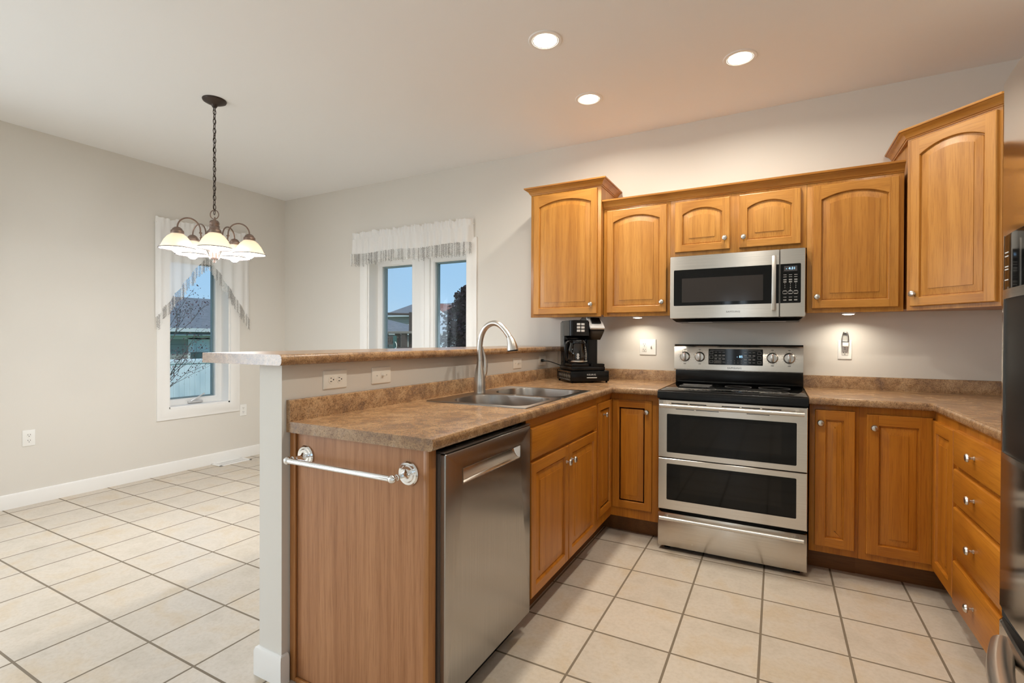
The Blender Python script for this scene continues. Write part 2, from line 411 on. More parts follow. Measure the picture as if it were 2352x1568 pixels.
def tag(o, label, cat, group=None):
    o['label'] = label; o['category'] = cat
    if group: o['group'] = group
    return o
def thing(name, label, cat, loc=(0, 0, 0), rz=0.0, group=None):
    o = bpy.data.objects.new(name, None); COL.objects.link(o); o.empty_display_size = 0.05
    o.location = loc; o.rotation_euler = (0, 0, rz)
    return tag(o, label, cat, group)
def struct(o):
    o['kind'] = 'structure'; return o
def partlabel(o, t): o['label'] = t; return o
def rrect(x0, x1, y0, y1, r, n=6):
    """rounded rectangle outline, counter-clockwise"""
    rs = r if isinstance(r, (list, tuple)) else [r] * 4
    out = []
    for (cx, cy, a0), q in zip(((x1, y1, 0), (x0, y1, 90), (x0, y0, 180), (x1, y0, 270)), rs):
        sx = -1 if cx == x1 else 1; sy = -1 if cy == y1 else 1
        for k in range(n + 1):
            a = radians(a0 + 90 * k / n); out.append((cx + sx * q + q * cos(a), cy + sy * q + q * sin(a)))
    return out
FRONT = lambda u, v, d: (u, d, v)            # outline in x-z, extruded along y
def TR(x=0, y=0, z=0, rx=0, ry=0, rz=0):
    return Matrix.Translation((x, y, z)) @ Matrix.Rotation(rz, 4, 'Z') @ Matrix.Rotation(ry, 4, 'Y') @ Matrix.Rotation(rx, 4, 'X')
AXF = Matrix.Rotation(radians(90), 4, 'X')   # lathe axis z -> -y (towards the viewer of a front)
def text_mesh(body, size, name, mat, parent, loc, rot=(radians(90), 0, 0), depth=0.0004, align='CENTER', sx=1.0):
    cu = bpy.data.curves.new(name, 'FONT'); cu.body = body; cu.size = size; cu.extrude = depth
    cu.align_x = align; cu.align_y = 'CENTER'; cu.space_character = 1.12; cu.resolution_u = 3
    t = bpy.data.objects.new(name + '_tmp', cu); COL.objects.link(t)
    dg = bpy.context.evaluated_depsgraph_get()
    me = bpy.data.meshes.new_from_object(t.evaluated_get(dg)); COL.objects.unlink(t); bpy.data.objects.remove(t)
    me.name = name; me.materials.clear(); me.materials.append(mat)
    if sx != 1.0:
        for v in me.vertices: v.co.x *= sx
    o = bpy.data.objects.new(name, me); COL.objects.link(o); o.location = loc; o.rotation_euler = rot; o.parent = parent
    return o

# knobs ------------------------------------------------------------------
_k = MB()
_k.lathe([(0.0075, 0.0), (0.0075, 0.002), (0.0048, 0.005), (0.0045, 0.013), (0.008, 0.017), (0.0155, 0.0185), (0.0162, 0.022), (0.013, 0.0275), (0.006, 0.0300), (0.0, 0.0305)], 20, AXF)
KNOB = None
def knob(parent, x, y, z, name='knob'):
    global KNOB
    if KNOB is None:
        KNOB = _k.build(name, nickel, parent, (x, y, z)); return KNOB
    o = KNOB.copy(); COL.objects.link(o); o.parent = parent; o.location = (x, y, z); return o

def door(parent, x0, x1, z0, z1, y=0.0, t=0.02, w=0.043, arch=0.0, mats=None, kn=None, name='door', field=0.036, wb=None):
    """raised-panel door, front towards -y; arch>0 = curved top rail"""
    mats = mats or [oak_v, oak_h]; wb = wb or w
    K = 20; c = 0.004; yf = y - t
    mb = MB()
    out = lambda d, yy: [(x0 + d, yy, z0 + d), (x1 - d, yy, z0 + d), (x1 - d, yy, z1 - d), (x0 + d, yy, z1 - d)]
    mb.loft([out(0, y), out(0, yf + c), out(c * 0.35, yf + c * 0.3), out(c, yf)], 0, True, (True, False))
    xa, xb = x0 + w, x1 - w; hw = (xb - xa) / 2; xc = (xa + xb) / 2; zb = z0 + wb
    ztop = z1 - w - 0.003; zs = ztop - arch
    def top(x, d):
        if arch <= 0: return ztop - d
        R = (hw * hw + arch * arch) / (2 * arch); zc = ztop - R
        return zc + sqrt(max(0, (R - d) ** 2 - min(abs(x - xc), R - d) ** 2))
    def loop(d, yy):
        L = [(xa + d, yy, zb + d), (xb - d, yy, zb + d)]
        for k in range(K + 1):
            x = xb - d - (xb - xa - 2 * d) * k / K; L.append((x, yy, top(x, d)))
        return L
    # stiles and rails
    i0, i1, j0, j1 = x0 + c, x1 - c, z0 + c, z1 - c
    mb.raw([(i0, yf, j0), (xa, yf, j0), (xa, yf, j1), (i0, yf, j1)], [(0, 1, 2, 3)], 0)
    mb.raw([(xb, yf, j0), (i1, yf, j0), (i1, yf, j1), (xb, yf, j1)], [(0, 1, 2, 3)], 0)
    mb.raw([(xa, yf, j0), (xb, yf, j0), (xb, yf, zb), (xa, yf, zb)], [(0, 1, 2, 3)], 1)
    tp = []
    for k in range(K + 1):
        x = xb - (xb - xa) * k / K; tp += [(x, yf, top(x, 0)), (x, yf, j1)]
    mb.raw(tp, [(2 * k, 2 * k + 2, 2 * k + 3, 2 * k + 1) for k in range(K)], 1)
    mb.loft([loop(0, yf), loop(0.0020, yf + 0.0015), loop(0.0035, yf + 0.0085), loop(0.0045, yf + 0.0115), loop(0.0085, yf + 0.0115),
             loop(0.0105, yf + 0.0095), loop(0.0105 + field * 0.9, yf + 0.0042), loop(0.0110 + field * 0.9, yf + 0.0018), loop(0.0125 + field, yf + 0.0015)], 0, True, (False, True))
    o = mb.build(name, mats, parent, sharp=22)
    if kn: knob(o, kn[0], yf, kn[1])
    return o
def drawer_front(parent, x0, x1, z0, z1, y=0.0, t=0.02, mats=None, kn=None, name='drawer'):
    mb = MB(); c = 0.006
    out = lambda d, yy: [(x0 + d, yy, z0 + d), (x1 - d, yy, z0 + d), (x1 - d, yy, z1 - d), (x0 + d, yy, z1 - d)]
    mb.loft([out(0, y), out(0, y - t + c), out(c * 0.4, y - t + c * 0.3), out(c, y - t)], 0, True, (True, True))
    o = mb.build(name, mats or [base_h], parent)
    if kn: knob(o, kn[0], y - t, kn[1])
    return o
def carcass(parent, x0, x1, z0, z1, depth, mats, name='body', lip=0.012, rails=()):
    """face frame slab in front, box behind raised by lip"""
    mb = MB(); ft = 0.019
    mb.box(x0, x1, 0.0, ft, z0, z1, 0.001, 0)
    mb.box(x0 + 0.001, x1 - 0.001, ft, depth, z0 + lip, z1, 0.0, 0)
    for a, b, c, d in rails: mb.box(a, b, -0.0006, 0.001, c, d, 0, 1)
    return mb.build(name, mats, parent)
CROWN = [(0.0, 0.0), (0.003, 0.0), (0.005, 0.006), (0.009, 0.008), (0.011, 0.013), (0.016, 0.022), (0.024, 0.031), (0.033, 0.036), (0.035, 0.039), (0.041, 0.040), (0.042, 0.043), (0.042, 0.050), (0.0, 0.050)]
# ------------------------------------------------------------------ room shell
WT = 0.20
def slab(name, mat, boxes, **kw):
    mb = MB()
    for b in boxes: mb.box(*b)
    return struct(mb.build(name, mat, **kw))
slab('floor', floor_m, [(XL - WT, XR + WT, YR - WT, WT, -0.12, 0.0)])
slab('ceiling', ceil_m, [(XL - WT, XR + WT, YR - WT, WT, ZC, ZC + 0.12)])
# window openings: (lo, hi, zlo, zhi) along the wall
def wall_boxes(axis, lo, hi, a, b, opens):
    """wall between a..b (thickness) spanning lo..hi with openings"""
    out = []; cur = lo
    def bx(p, q, z0, z1):
        if q - p < 1e-4 or z1 - z0 < 1e-4: return
        out.append((a, b, p, q, z0, z1) if axis == 'y' else (p, q, a, b, z0, z1))
    for o in sorted(opens):
        bx(cur, o[0], 0, ZC); bx(o[0], o[1], 0, o[2]); bx(o[0], o[1], o[3], ZC); cur = o[1]
    bx(cur, hi, 0, ZC); return out
OW1 = (-1.195, -0.628, 0.585, 2.018); OW3 = (-3.05, -2.483, 0.585, 2.018)
OWB = (-2.972, -1.793, 0.585, 2.018)
slab('wall_left', wall_m, wall_boxes('y', YR - WT, WT, XL - WT, XL, [OW1, OW3, (-6.7, -4.5, 0.45, 2.15)]))
slab('wall_back', wall_m, wall_boxes('x', XL, XR, 0.0, WT, [OWB]))
slab('wall_right', wall_m, wall_boxes('y', YR - WT, WT, XR, XR + WT, [(-7.2, -4.6, 0.08, 2.18)]))
slab('wall_rear', wall_m, wall_boxes('x', XL, XR, YR - WT, YR, [(-0.42, 0.12, 0.72, 2.17)]))
# half wall that carries the raised bar
KX0, KX1, KY = -1.054, -0.932, -2.50
slab('wall_peninsula', wall_m, [(KX0, KX1, KY, -0.0005, 0, 1.1325)])
def base_trim(name, path, side):
    mb = MB(); mb.sweep(path, [(0, 0), (0.014, 0), (0.014, 0.088), (0.010, 0.100), (0.004, 0.104), (0, 0.104)], 0.0, side)
    return struct(mb.build(name, trim_m))
base_trim('baseboard_left', [(XL, YR), (XL, 0.0)], 1)
base_trim('baseboard_back', [(XL, 0.0), (KX0, 0.0)], 1)
base_trim('baseboard_peninsula', [(KX0, 0.0), (KX0, KY), (KX1, KY), (KX1, KY + 0.022)], 1)
base_trim('baseboard_rear', [(XR, YR), (-1.0, YR)], 1)
# ---- windows
def window(name, M, x0, x1, z0, z1, mull=None, crank=False, casing=0.098, d=0.12):
    """wall plane is local y=0, room on -y; opening x0..x1"""
    mb = MB(); c = casing; j = 0.014
    # casing, mitred picture frame with a stepped face
    prof = [(0.0, 0.0), (0.0, 0.016), (0.012, 0.020), (0.070, 0.020), (0.082, 0.014), (c, 0.012), (c, 0.0)]
    ring = []
    for o, h in prof:
        ring.append([(x0 - o, -h, z0 - o), (x1 + o, -h, z0 - o), (x1 + o, -h, z1 + o), (x0 - o, -h, z1 + o)])
    mb.loft(ring)
    # jamb lining
    mb.box(x0, x0 + j, -0.002, d, z0, z1); mb.box(x1 - j, x1, -0.002, d, z0, z1)
    mb.box(x0, x1, -0.002, d, z0, z0 + j); mb.box(x0, x1, -0.002, d, z1 - j, z1)
    root = struct(mb.build(name, trim_m)); root.matrix_world = M
    # sash frames
    bays = [(x0 + j, x1 - j)] if not mull else [(x0 + j, mull[0]), (mull[1], x1 - j)]
    if mull:
        m2 = MB(); m2.box(mull[0] - 0.004, mull[1] + 0.004, d - 0.012, d + 0.06, z0 + j, z1 - j, 0.004)
        m2.box((mull[0] + mull[1]) / 2 - 0.03, (mull[0] + mull[1]) / 2 + 0.03, d - 0.018, d, z0 + j, z1 - j, 0.002)
        m2.build('mullion', frame_m, root)
    for a, b in bays:
        f = 0.052; zt, zb = z1 - j, z0 + j
        m3 = MB()
        fr = lambda o, yy: [(a + o, yy, zb + o), (b - o, yy, zb + o), (b - o, yy, zt - o), (a + o, yy, zt - o)]
        m3.loft([fr(0, d), fr(f - 0.012, d), fr(f - 0.008, d + 0.006), fr(f, d + 0.010), fr(f, d + 0.045), fr(0, d + 0.045)], 0)
        m3.loft([fr(0, d + 0.045), fr(0, d)], 0)
        sash = m3.build('sash', frame_m, root)
        g = MB(); g.box(a + f, b - f, d + 0.030, d + 0.034, zb + f, zt - f); g.build('pane', pane_m, sash)
        e2 = MB()
        fr2 = lambda o, y2: [(a + o, y2, zb + o), (b - o, y2, zb + o), (b - o, y2, zt - o), (a + o, y2, zt - o)]
        e2.loft([fr2(f - 0.002, d + 0.046), fr2(f + 0.012, d + 0.046), fr2(f + 0.012, d + 0.075), fr2(f - 0.002, d + 0.075)], 0)
        e2.build('glazing_bead', pmat('grey_glazing_bead', (0.22, 0.29, 0.31), 0.5), sash)
    if crank:
        cx = (x0 + x1) / 2 + 0.02; m4 = MB()
        m4.box(cx - 0.075, cx + 0.055, d - 0.030, d + 0.002, z0 + j + 0.004, z0 + j + 0.026, 0.005)
        m4.tube([(cx - 0.06, d - 0.03, z0 + j + 0.024), (cx - 0.03, d - 0.042, z0 + j + 0.045), (cx + 0.03, d - 0.042, z0 + j + 0.075), (cx + 0.05, d - 0.04, z0 + j + 0.085)], [0.007, 0.006, 0.005, 0.005], 8)
        m4.sphere((cx + 0.052, d - 0.045, z0 + j + 0.087), 0.009)
        m4.build('crank_handle', silver_pl, root)
    # exterior trim boards
    m5 = MB(); t = 0.075
    m5.box(x0 - t, x0 + 0.004, WT, WT + 0.035, z0 - t, z1 + t, 0.003); m5.box(x1 - 0.004, x1 + t, WT, WT + 0.035, z0 - t, z1 + t, 0.003)
    m5.box(x0 - t, x1 + t, WT, WT + 0.035, z1 - 0.004, z1 + t, 0.003); m5.box(x0 - t, x1 + t, WT, WT + 0.045, z0 - t, z0 + 0.004, 0.003)
    m5.build('outer_trim', stucco_m, root)
    return root
# left wall: local x -> world y, local -y -> world +x  (rotate +90 about z)
ML = Matrix.Translation((XL, 0, 0)) @ Matrix.Rotation(radians(90), 4, 'Z')
window('window_1', ML, OW1[0], OW1[1], OW1[2], OW1[3], crank=True)
window('window_3', ML, OW3[0], OW3[1], OW3[2], OW3[3], crank=True)
window('window_2', Matrix.Identity(4), OWB[0], OWB[1], OWB[2], OWB[3], mull=(-2.472, -2.298))
window('window_4', ML, -6.7, -4.5, 0.45, 2.15, mull=(-5.64, -5.56))
MR = Matrix.Translation((0, YR, 0)) @ Matrix.Rotation(radians(180), 4, 'Z')
window('window_5', MR, -0.12, 0.42, 0.72, 2.17, mull=(0.11, 0.19))
MRT = Matrix.Translation((XR, 0, 0)) @ Matrix.Rotation(radians(-90), 4, 'Z')
window('added_door', MRT, 4.6, 7.2, 0.08, 2.18, mull=(5.84, 5.96))  # unseen glass door, added on this side to light the left wall
slab('ground', grass_m, [(-70, 40, -40, 70, -0.75, -0.62)])

# ------------------------------------------------------------------ lamps
def can_light(x, y, label, col=None, k=1.0):
    t = thing('recessed_light', label, 'ceiling light', (x, y, ZC), 0, 'recessed ceiling lights')
    mb = MB(); mb.lathe([(0.066, 0.0), (0.068, -0.004), (0.083, -0.004), (0.0865, -0.001), (0.0865, 0.0)], 40)
    mb.build('trim_ring', trim_m, t)
    mb = MB(); mb.lathe([(0.0665, -0.003), (0.060, -0.0022)], 40); mb.build('reflector_cone', baffle_m, t)
    mb = MB(); mb.lathe([(0.0, -0.0015), (0.0605, -0.0015), (0.0605, -0.0028), (0.030, -0.0045), (0.0, -0.005)], 40); mb.build('lens', lamp_m, t)
    d = bpy.data.lights.new('can_lamp', 'AREA'); d.shape = 'DISK'; d.size = 0.11; d.energy = CAN_W * k; d.color = col or WARM; d.spread = radians(162)
    o = bpy.data.objects.new('can_lamp', d); COL.objects.link(o); o.parent = t; o.location = (0, 0, -0.007)
    return t
can_light(-0.441, -1.346, 'round recessed ceiling light, topmost and nearest of the lit cans over the sink')
can_light(-0.449, -0.656, 'round recessed ceiling light lowest in the picture, above the tall left cabinet')
can_light(0.427, -0.711, 'round recessed ceiling light on the right, above the stove')
for x, y in ((1.285, -0.95), (-0.441, -2.04), (0.427, -2.04), (-2.6, -5.0), (0.2, -6.0)):
    can_light(x, y, 'recessed ceiling light outside the picture, behind the camera or above the frame', SOFT if y < -4 else WARM, 0.42 if x > 1 else 0.7 if y < -4 else 1.0)

def puck(x, y, label):
    t = thing('puck_light', label, 'under-cabinet light', (x, y, 1.398), 0, 'under-cabinet puck lights')
    mb = MB(); mb.lathe([(0.0, 0.0), (0.036, 0.0), (0.036, -0.010), (0.033, -0.016), (0.028, -0.016)], 32); mb.build('housing', trim_m, t)
    mb = MB(); mb.lathe([(0.029, -0.015), (0.029, -0.018), (0.015, -0.0205), (0.0, -0.021)], 32); mb.build('lens', puck_m, t)
    d = bpy.data.lights.new('puck_lamp', 'AREA'); d.shape = 'DISK'; d.size = 0.05; d.energy = PUCK_W; d.color = (1, 0.90, 0.74); d.spread = radians(150)
    o = bpy.data.objects.new('puck_lamp', d); COL.objects.link(o); o.parent = t; o.location = (0, 0, -0.023)
puck(-0.258, -0.15, 'lit round puck light under the oak cabinet left of the microwave')
puck(0.983, -0.15, 'lit round puck light under the oak cabinet right of the microwave')

# chandelier
CH = thing('chandelier', 'bronze five-arm chandelier with lit white glass shades hanging on a chain', 'chandelier', (-2.581, -1.757, 1.709))
def chz(z): return z - 1.709
mb = MB(); mb.lathe([(0.0, chz(2.706)), (0.012, chz(2.707)), (0.020, chz(2.722)), (0.050, chz(2.735)), (0.066, chz(2.744)), (0.069, chz(2.750)), (0.069, chz(2.754)), (0, chz(2.754))], 36)
mb.tube([(0.010 * cos(a), 0, chz(2.698) + 0.012 * sin(a)) for a in [2 * pi * k / 14 for k in range(14)]], 0.0025, 6, closed=True)
mb.build('canopy', bronze_dk, CH)
mb = MB(); z = 2.692; k = 0
while z > 2.05:
    pts = []
    for i in range(14):
        a = 2 * pi * i / 14; u = 0.0085 * cos(a); w = 0.019 * sin(a)
        pts.append((u, 0, chz(z - 0.014) + w) if k % 2 else (0, u, chz(z - 0.014) + w))
    mb.tube(pts, 0.0024, 6, closed=True); z -= 0.0305; k += 1
mb.build('chain', bronze_dk, CH)
mb = MB(); mb.tube([(0.0008 + 0.004 * sin(k * 1.4), 0.004 * cos(k * 1.4), chz(2.70 - 0.66 * k / 40)) for k in range(41)], 0.0022, 6); mb.build('wire', bronze_dk, CH)
mb = MB(); mb.tube([(0.026 * cos(a) * cos(0.55), 0.026 * cos(a) * sin(0.55), chz(2.020) + 0.029 * sin(a)) for a in [2 * pi * k / 28 for k in range(28)]], 0.0032, 8, closed=True); mb.build('hanging_ring', bronze, CH)
mb = MB(); mb.lathe([(0.0, chz(1.995)), (0.006, chz(1.993)), (0.007, chz(1.984)), (0.020, chz(1.982)), (0.027, chz(1.974)), (0.027, chz(1.968)), (0.030, chz(1.964)), (0.027, chz(1.958)), (0.027, chz(1.948)), (0.031, chz(1.945)), (0.028, chz(1.935)), (0.030, chz(1.920)), (0.042, chz(1.910)), (0.044, chz(1.890)), (0.036, chz(1.880)), (0.030, chz(1.850)), (0.030, chz(1.80)), (0.034, chz(1.785)), (0.030, chz(1.772)), (0.027, chz(1.765)), (0.029, chz(1.752)), (0.029, chz(1.742)), (0.024, chz(1.734)), (0.009, chz(1.730)), (0.006, chz(1.724)), (0.010, chz(1.719)), (0.007, chz(1.711)), (0, chz(1.709))], 32)
mb.build('hub', bronze, CH)
for i in range(5):
    a = radians(-30 + 72 * i); R = 0.205
    M = Matrix.Rotation(a, 4, 'Z')
    P = lambda r, z: M @ Vector((r, 0, chz(z)))
    arc = [P(0.030, 1.838), P(0.058, 1.842), P(0.075, 1.862), P(0.080, 1.893)]
    arc += [P((0.080 + R) / 2 - (R - 0.080) / 2 * cos(t), 1.905 + 0.066 * sin(t)) for t in [pi * k / 18 for k in range(19)]]
    mb = MB(); mb.tube(arc, 0.0045, 10)
    mb.tube([P(0.079, 1.885), P(0.0785, 1.893)], 0.0085, 10)
    mb.tube([P(0.095 + 0.022 * cos(t) * (1 - t * 0.08), 1.850 + 0.020 * sin(t) * (1 - t * 0.08)) for t in [pi * 0.75 + k * 0.32 for k in range(18)]], [0.0035 - 0.0001 * k for k in range(18)], 8)
    arm = mb.build('arm', bronze, CH)
    T = M @ Matrix.Translation((R, 0, 0))
    mb = MB(); mb.lathe([(0.0, chz(1.908)), (0.008, chz(1.906)), (0.016, chz(1.903)), (0.026, chz(1.894)), (0.0275, chz(1.888)), (0.034, chz(1.883)), (0.036, chz(1.872)), (0.034, chz(1.862)), (0.030, chz(1.860))], 28, T); mb.build('socket_cap', bronze, arm)
    mb = MB(); mb.lathe([(0.031, chz(1.868)), (0.036, chz(1.860)), (0.052, chz(1.846)), (0.068, chz(1.824)), (0.079, chz(1.800)), (0.085, chz(1.785)), (0.093, chz(1.777)), (0.096, chz(1.773)), (0.093, chz(1.775)), (0.083, chz(1.784)), (0.077, chz(1.799)), (0.066, chz(1.822)), (0.050, chz(1.844)), (0.034, chz(1.858)), (0.029, chz(1.867))], 72, T, 0, 0.022, 36)
    mb.build('glass_shade', shade_m, arm)
    mb = MB(); mb.tube([T @ Vector((0.0965 * cos(q), 0.0965 * sin(q), chz(1.7735))) for q in [2 * pi * k / 48 for k in range(48)]], 0.0024, 8, closed=True); mb.build('shade_rim', bronze_dk, arm)
    mb = MB(); mb.lathe([(0.0, chz(1.746)), (0.014, chz(1.749)), (0.025, chz(1.758)), (0.030, chz(1.774)), (0.026, chz(1.792)), (0.016, chz(1.815)), (0.013, chz(1.845)), (0.0, chz(1.86))], 24, T); mb.build('bulb', bulb_m, arm)
    d = bpy.data.lights.new('bulb_downlight', 'AREA'); d.shape = 'DISK'; d.size = 0.05; d.energy = BULB_W * 0.35; d.color = SOFT
    o = bpy.data.objects.new('bulb_downlight', d); COL.objects.link(o); o.parent = CH; o.location = T @ Vector((0, 0, chz(1.742)))
    d = bpy.data.lights.new('bulb_lamp', 'POINT'); d.energy = BULB_W; d.color = SOFT; d.shadow_soft_size = 0.03
    o = bpy.data.objects.new('bulb_lamp', d); COL.objects.link(o); o.parent = CH; o.location = T @ Vector((0, 0, chz(1.737)))
# ------------------------------------------------------------------ wall cabinets (fronts at local y=0, facing -y)
FB = -0.312     # face-frame plane of the wall cabinets
def wall_cab(name, label, x0, x1, z0, z1, front=FB, cat='wall cabinet'):
    t = thing(name, label, cat, (x0, front, z0), 0, 'honey oak wall cabinets'); return t
# tall one over the coffee maker
ZT = 1.386
c = wall_cab('wall_cabinet', 'tall oak wall cabinet with crown at the left end, above the coffee maker', -0.991, -0.457, ZT, 2.283, -0.372)
carcass(c, 0, 0.534, 0, 0.900, 0.371, [oak_v, oak_h])
door(c, 0.028, 0.511, 0.020, 0.884, arch=0.040, kn=(0.472, 0.084))
mb = MB(); mb.sweep([(0, 0.3715), (0, 0), (0.534, 0), (0.534, 0.3715)], CROWN, 0.897, 1); mb.box(0, 0.534, 0.01, 0.371, 0.897, 0.905)
mb.build('crown', [oak_h], c)
# narrower one
c = wall_cab('wall_cabinet', 'oak wall cabinet with arched door between the tall left cabinet and the microwave', -0.456, -0.006, ZT, 2.13)
carcass(c, 0, 0.450, 0, 0.747, 0.311, [oak_v, oak_h])
door(c, 0.027, 0.429, 0.024, 0.729, arch=0.038, kn=(0.401, 0.089))
# above the microwave
c = wall_cab('wall_cabinet', 'short oak wall cabinet with two arched doors above the microwave', -0.006, 0.762, 1.766, 2.13)
carcass(c, 0.0005, 0.7675, 0, 0.367, 0.311, [oak_v, oak_h], lip=0.0)
door(c, 0.032, 0.358, 0.025, 0.348, arch=0.038, kn=(0.330, 0.092))
door(c, 0.411, 0.737, 0.025, 0.348, arch=0.038, kn=(0.436, 0.088))
# right of the microwave
c = wall_cab('wall_cabinet', 'oak wall cabinet with arched door right of the microwave, knob at lower left', 0.762, 1.213, ZT, 2.13)
carcass(c, 0.0005, 0.4505, 0, 0.747, 0.311, [oak_v, oak_h])
door(c, 0.026, 0.427, 0.024, 0.729, arch=0.038, kn=(0.051, 0.089))
# long crown over the three lower cabinets
mb = MB(); mb.sweep([(-0.4565, FB), (1.2125, FB)], [(o * 0.95, u * 1.12) for o, u in CROWN], 2.1335, 1); mb.box(-0.4565, 1.2125, FB, -0.001, 2.1335, 2.141)
cr = mb.build('crown_molding', oak_h); tag(cr, 'long oak crown molding running over the middle row of wall cabinets', 'molding')
# diagonal corner cabinet
DX, DY, DW_ = 1.215, -0.372, 0.404
c = thing('corner_wall_cabinet', 'tall diagonal oak corner cabinet with crown beside the refrigerator', 'wall cabinet', (DX, DY, ZT), radians(-45), 'honey oak wall cabinets')
q = sqrt(0.5)
def dl(x, y):      # world plan -> local
    x, y = x - DX, y - DY; return (x * q - y * q, x * q + y * q)
plan = [(0, 0), (DW_, 0), dl(XR - 0.003, -0.660), dl(XR - 0.003, -0.003), dl(DX, -0.003)]
mb = MB(); UP = lambda u, v, d: (u, v, d)
mb.prism([(0, 0.0), (DW_, 0.0), (DW_, 0.019), (0, 0.019)], UP, 0, 0.897)
mb.prism([(0.003, 0.0191), (DW_ - 0.003, 0.0191)] + plan[2:], UP, 0.012, 0.897)
mb.build('body', [oak_v, oak_h], c)
door(c, 0.026, 0.392, 0.020, 0.884, arch=0.042, kn=(0.038 + 0.012, 0.084))
mb = MB(); mb.sweep([dl(DX, -0.003), (0, 0), (DW_, 0), dl(XR - 0.003, -0.660)], CROWN, 0.897, 1); mb.prism(plan, UP, 0.897, 0.905)
mb.build('crown', [oak_h], c)

# ------------------------------------------------------------------ base cabinets
GB = 'honey oak base cabinets'
BZ0, BZ1 = 0.118, 0.8925
# peninsula: local x -> +y, local -y -> +x ; frame plane x=-0.31
PX = -0.310
def pen(name, label, y0): return thing(name, label, 'base cabinet', (PX, y0, 0), radians(90), GB)
# sink base
c = pen('base_cabinet', 'oak sink cabinet with a long drawer front over two raised-panel doors', -1.813)
wd = 0.913
carcass(c, 0, wd, BZ0, 0.74, 0.600, [base_v, base_h], lip=0.0)
mb = MB(); mb.box(0, wd, 0, 0.019, 0.741, BZ1); mb.build('top_rail', base_h, c)
drawer_front(c, 0.020, 0.865, 0.720, 0.851, mats=[base_h], name='false_drawer_front')
door(c, 0.020, 0.4375, 0.136, 0.706, mats=[base_v, base_h], kn=(0.4375 - 0.030, 0.630))
door(c, 0.4455, 0.865, 0.136, 0.706, mats=[base_v, base_h], kn=(0.4455 + 0.028, 0.630))
mb = MB(); mb.box(0, wd, 0.074, 0.090, 0.0, BZ0 - 0.0005); mb.build('toe_kick', toe_h, c)
# blind corner with folding door pair (left corner)
c = pen('corner_base_cabinet', 'oak corner base cabinet left of the stove with two doors meeting at the inside corner', -0.899)
lw = 0.899 - 0.600     # run along the peninsula to the inside corner
def cw(x, y): return (y + 0.899, PX - x)    # world plan -> local
mb = MB()
L = [cw(PX, -0.899), cw(PX, -0.600), cw(-0.012, -0.600), cw(-0.012, -0.004), cw(-0.927, -0.004), cw(-0.927, -0.899)]
mb.prism(L, UP, BZ0, BZ1); mb.build('body', [base_v], c)
d1 = MB()
f1 = door(c, 0.012, lw - 0.012, 0.176, 0.853, y=0.0, t=0.010, w=0.040, mats=[base_v, base_h], kn=None)
knob(f1, 0.110, -0.010, 0.778)
f2 = door(c, 0.008, 0.256, 0.176, 0.853, y=0.0, t=0.010, w=0.043, mats=[base_v, base_h], kn=(0.226, 0.785))
f2.rotation_euler = (0, 0, radians(-90)); f2.location = (lw, 0, 0)
mb = MB(); mb.prism([cw(-0.384, -0.899), cw(-0.384, -0.512), cw(-0.012, -0.512), cw(-0.012, -0.50), cw(-0.396, -0.50), cw(-0.396, -0.899)], UP, 0, BZ0 - 0.0005); mb.build('toe_kick', toe_h, c)
# narrow door cabinet right of the stove
BY = -0.610
c = thing('base_cabinet', 'narrow oak base cabinet with one tall door just right of the stove', 'base cabinet', (0.766, BY, 0), 0, GB)
carcass(c, 0, 0.2165, BZ0, BZ1, 0.605, [base_v], lip=0)
door(c, 0.025, 0.199, 0.155, 0.866, w=0.046, mats=[base_v, base_h], kn=(0.049, 0.800))
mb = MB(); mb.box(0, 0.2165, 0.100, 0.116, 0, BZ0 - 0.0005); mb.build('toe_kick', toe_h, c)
# right corner
CX = 1.284
c = thing('corner_base_cabinet', 'oak corner base cabinet under the right worktop with two doors hinged at the inside corner', 'base cabinet', (0.983, BY, 0), 0, GB)
lx = CX - 0.983
cl = lambda x, y: (x - 0.983, y - BY)
mb = MB(); mb.prism([cl(0.983, BY), cl(CX, BY), cl(CX, -0.948), cl(1.882, -0.948), cl(1.882, -0.004), cl(0.983, -0.004)], UP, BZ0, BZ1); mb.build('body', [base_v], c)
door(c, 0.030, lx - 0.010, 0.152, 0.857, t=0.014, w=0.050, mats=[base_v, base_h], kn=(0.060, 0.792))
f2 = door(c, 0.016, 0.322, 0.140, 0.848, y=0.0, t=0.014, w=0.050, mats=[base_v, base_h])
f2.rotation_euler = (0, 0, radians(-90)); f2.location = (lx, 0, 0)
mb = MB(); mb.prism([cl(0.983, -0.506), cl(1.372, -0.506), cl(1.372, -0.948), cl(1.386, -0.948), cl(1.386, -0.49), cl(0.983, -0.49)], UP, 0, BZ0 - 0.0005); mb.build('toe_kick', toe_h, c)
# four-drawer base
c = thing('drawer_base_cabinet', 'oak base cabinet with a stack of four knobbed drawers beside the refrigerator', 'base cabinet', (CX, -0.9485, 0), radians(-90), GB)
carcass(c, 0, 0.532, BZ0, BZ1, 0.598, [base_v], lip=0)
for z0, z1 in ((0.712, 0.856), (0.553, 0.694), (0.336, 0.534), (0.128, 0.309)):
    drawer_front(c, 0.012, 0.520, z0, z1, t=0.019, mats=[base_h], kn=(0.266, (z0 + z1) / 2 + 0.004))
mb = MB(); mb.box(0, 0.532, 0.088, 0.104, 0, BZ0 - 0.0005); mb.build('toe_kick', toe_h, c)
